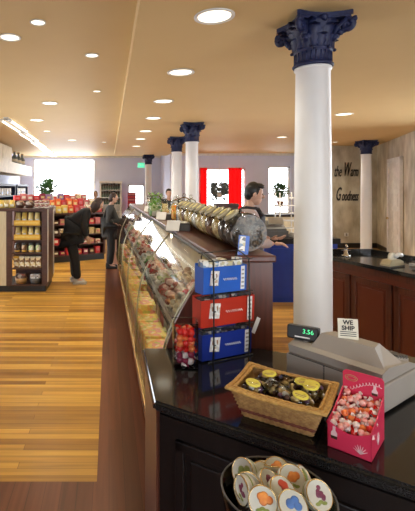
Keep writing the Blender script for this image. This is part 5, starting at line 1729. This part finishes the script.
def standing(S, lean=0.0):
    k = S
    return dict(pelvis=(0, 0, .54 * k), spine=(.005 * k, 0, .63 * k), chest=(.0 + lean * .3, 0, .74 * k), neck=(.005 * k + lean * .6, 0, .845 * k), skull=(.015 * k + lean * .8, 0, .90 * k), head=(.03 * k + lean, 0, .928 * k),
                shL=(.0 + lean * .4, .105 * k, .80 * k), elL=(-.02 * k + lean * .4, .135 * k, .62 * k), wrL=(.05 * k, .13 * k, .485 * k),
                shR=(.0 + lean * .4, -.105 * k, .80 * k), elR=(-.02 * k + lean * .4, -.135 * k, .62 * k), wrR=(.05 * k, -.13 * k, .485 * k),
                hipL=(0, .052 * k, .50 * k), knL=(.01 * k, .055 * k, .28 * k), anL=(-.01 * k, .058 * k, .05 * k), toL=(.07 * k, .062 * k, .022 * k),
                hipR=(0, -.052 * k, .50 * k), knR=(.01 * k, -.055 * k, .28 * k), anR=(-.01 * k, -.058 * k, .05 * k), toR=(.07 * k, -.062 * k, .022 * k))

# bending woman (feet at about px 78, 283)
u = 7.7 / F
J = dict(pelvis=(-.13, 0, .90), spine=(-.03, 0, 1.05), chest=(.13, 0, 1.23), neck=(.28, 0, 1.35), skull=(.33, 0, 1.385), head=(.38, 0, 1.405),
         shL=(.17, .16, 1.26), elL=(.13, .20, 1.0), wrL=(.18, .15, .83), shR=(.17, -.16, 1.26), elR=(.13, -.20, 1.0), wrR=(.18, -.14, .83),
         hipL=(-.12, .085, .82), knL=(-.06, .09, .46), anL=(-.045, .09, .08), toL=(.06, .10, .035),
         hipR=(-.12, -.085, .82), knR=(-.03, -.09, .46), anR=(.015, -.09, .08), toR=(.12, -.10, .035))
person('woman with long dark hair in black jacket bending forward to look into the case', ((77 - PX) * u, 7.7, 0), J, 1.66, dict(top='jacket', legs='trousers', shoes='shoe', hair='hairbrown'), 'long', pitch=34, jacket_len=.30, bulk=1.25)
# standing shopper
S = 1.60
J = standing(S, .02)
J['elR'] = (-.06, -.21, 1.02); J['wrR'] = (.07, -.16, .97); J['elL'] = (-.06, .21, 1.02); J['wrL'] = (.07, .12, .99)
person('shopper with short brown hair in charcoal coat standing before the glass case', ((110.5 - PX) / F * 9.15, 9.15, 0), J, S, dict(top='coat', legs='trousers', shoes='trousers', hair='hairbrown'), 'bob', pitch=12, jacket_len=.42, bulk=1.25)
wbag = thing('white_bag', 'tall white paper bag standing beside the legs of the standing shopper', 'bag', (.285, 9.02, 0))
MB().box(-.06, .06, -.05, .05, 0, .42, bev=.006).build('bag_body', M['whitepaper'], wbag)
MB().tube([(-.03, 0, .42), (-.03, 0, .50), (.0, 0, .545), (.03, 0, .50), (.03, 0, .42)], .005, 5).build('bag_handle', M['whitepaper'], wbag)
# server behind the counter
S = 1.76
J = standing(S, .03)
J['elR'] = (.04, -.25, 1.13); J['wrR'] = (.26, -.17, 1.12); J['elL'] = (.04, .24, 1.13); J['wrL'] = (.27, .13, 1.14)
person('server with short dark hair in mauve grey shirt and black apron behind the jars', ((246.5 - PX) / F * 4.7, 4.7, 0), J, S, dict(top='shirt', legs='trousers', shoes='trousers', hair='hairblack', top_name='shirt'), 'short', pitch=10, apron=True, rotz=R(-12), bulk=1.12)
S = 1.60
person('distant grey figure beyond the shelves at right edge of the big back window', ((95.5 - PX) / F * 14.5, 14.5, 0), standing(S, 0), S, dict(top='coat', legs='trousers', shoes='trousers', hair='hairbrown'), 'bob', rotz=R(-90))
# far member of staff, mostly hidden by a column
S = 1.68
person('distant dark haired person half hidden behind the middle columns', ((168.5 - PX) / F * 11.4, 11.4, 0), standing(S, 0), S, dict(top='coat', legs='trousers', shoes='trousers', hair='hairblack'), 'short', rotz=R(-90))

# ------------------------------------------------------------------ light
w = bpy.data.worlds.new('World'); SC.world = w
w.use_nodes = True
bg = w.node_tree.nodes['Background']
bg.inputs['Color'].default_value = (0.93, 0.96, 1.0, 1)
bg.inputs['Strength'].default_value = 10.0

def portal(loc, rot, sx, sy):
    l = bpy.data.lights.new('window_portal', 'AREA'); l.shape = 'RECTANGLE'; l.size = sx; l.size_y = sy
    l.cycles.is_portal = True
    o = bpy.data.objects.new('window_portal', l); COL.objects.link(o); o.location = loc; o.rotation_euler = rot
for x0, x1, z0, z1 in wins_back:
    portal(((x0 + x1) / 2, YB + .02, (z0 + z1) / 2), (-PI / 2, 0, 0), x1 - x0, z1 - z0)
for x0, x1, z0, z1 in wins_right:
    portal(((x0 + x1) / 2, YBR + .02, (z0 + z1) / 2), (-PI / 2, 0, 0), x1 - x0, z1 - z0)
for y0, y1, z0, z1 in added_wins_left:
    portal((XL - .02, (y0 + y1) / 2, (z0 + z1) / 2), (0, -PI / 2, 0), z1 - z0, y1 - y0)
for y0, y1, z0, z1 in added_wins_side:
    portal((6.4 + .02, (y0 + y1) / 2, (z0 + z1) / 2), (0, PI / 2, 0), z1 - z0, y1 - y0)
for x0, x1, z0, z1 in added_wins_front:
    portal(((x0 + x1) / 2, -2.62, (z0 + z1) / 2), (PI / 2, 0, 0), x1 - x0, z1 - z0)

# everything rests a hair above what carries it
for o in SC.objects:
    if o.parent is None and o.get('label') and .05 < o.location.z < 2.6 and o.get('category') not in ('sign', 'curtain', 'outlet'):
        o.location.z += .0012

# ------------------------------------------------------------------ camera
cd = bpy.data.cameras.new('Camera')
cam = bpy.data.objects.new('Camera', cd); COL.objects.link(cam)
cam.location = (0, 0, H)
cam.rotation_euler = (PI / 2, 0, 0)
cd.sensor_fit = 'VERTICAL'
cd.sensor_height = 24.0
cd.lens = F / 511 * 24.0
cd.shift_x = (207.5 - PX) / 511
cd.shift_y = -(255.5 - PY) / 511
cd.clip_start = 0.02
SC.camera = cam
SC.view_settings.view_transform = 'Standard'
SC.view_settings.look = 'None'
SC.view_settings.gamma = 1.0
SC.view_settings.exposure = 0.0
SC.cycles.max_bounces = 10
SC.cycles.transparent_max_bounces = 24
SC.cycles.use_denoising = True
SC.cycles.sample_clamp_indirect = 6.0
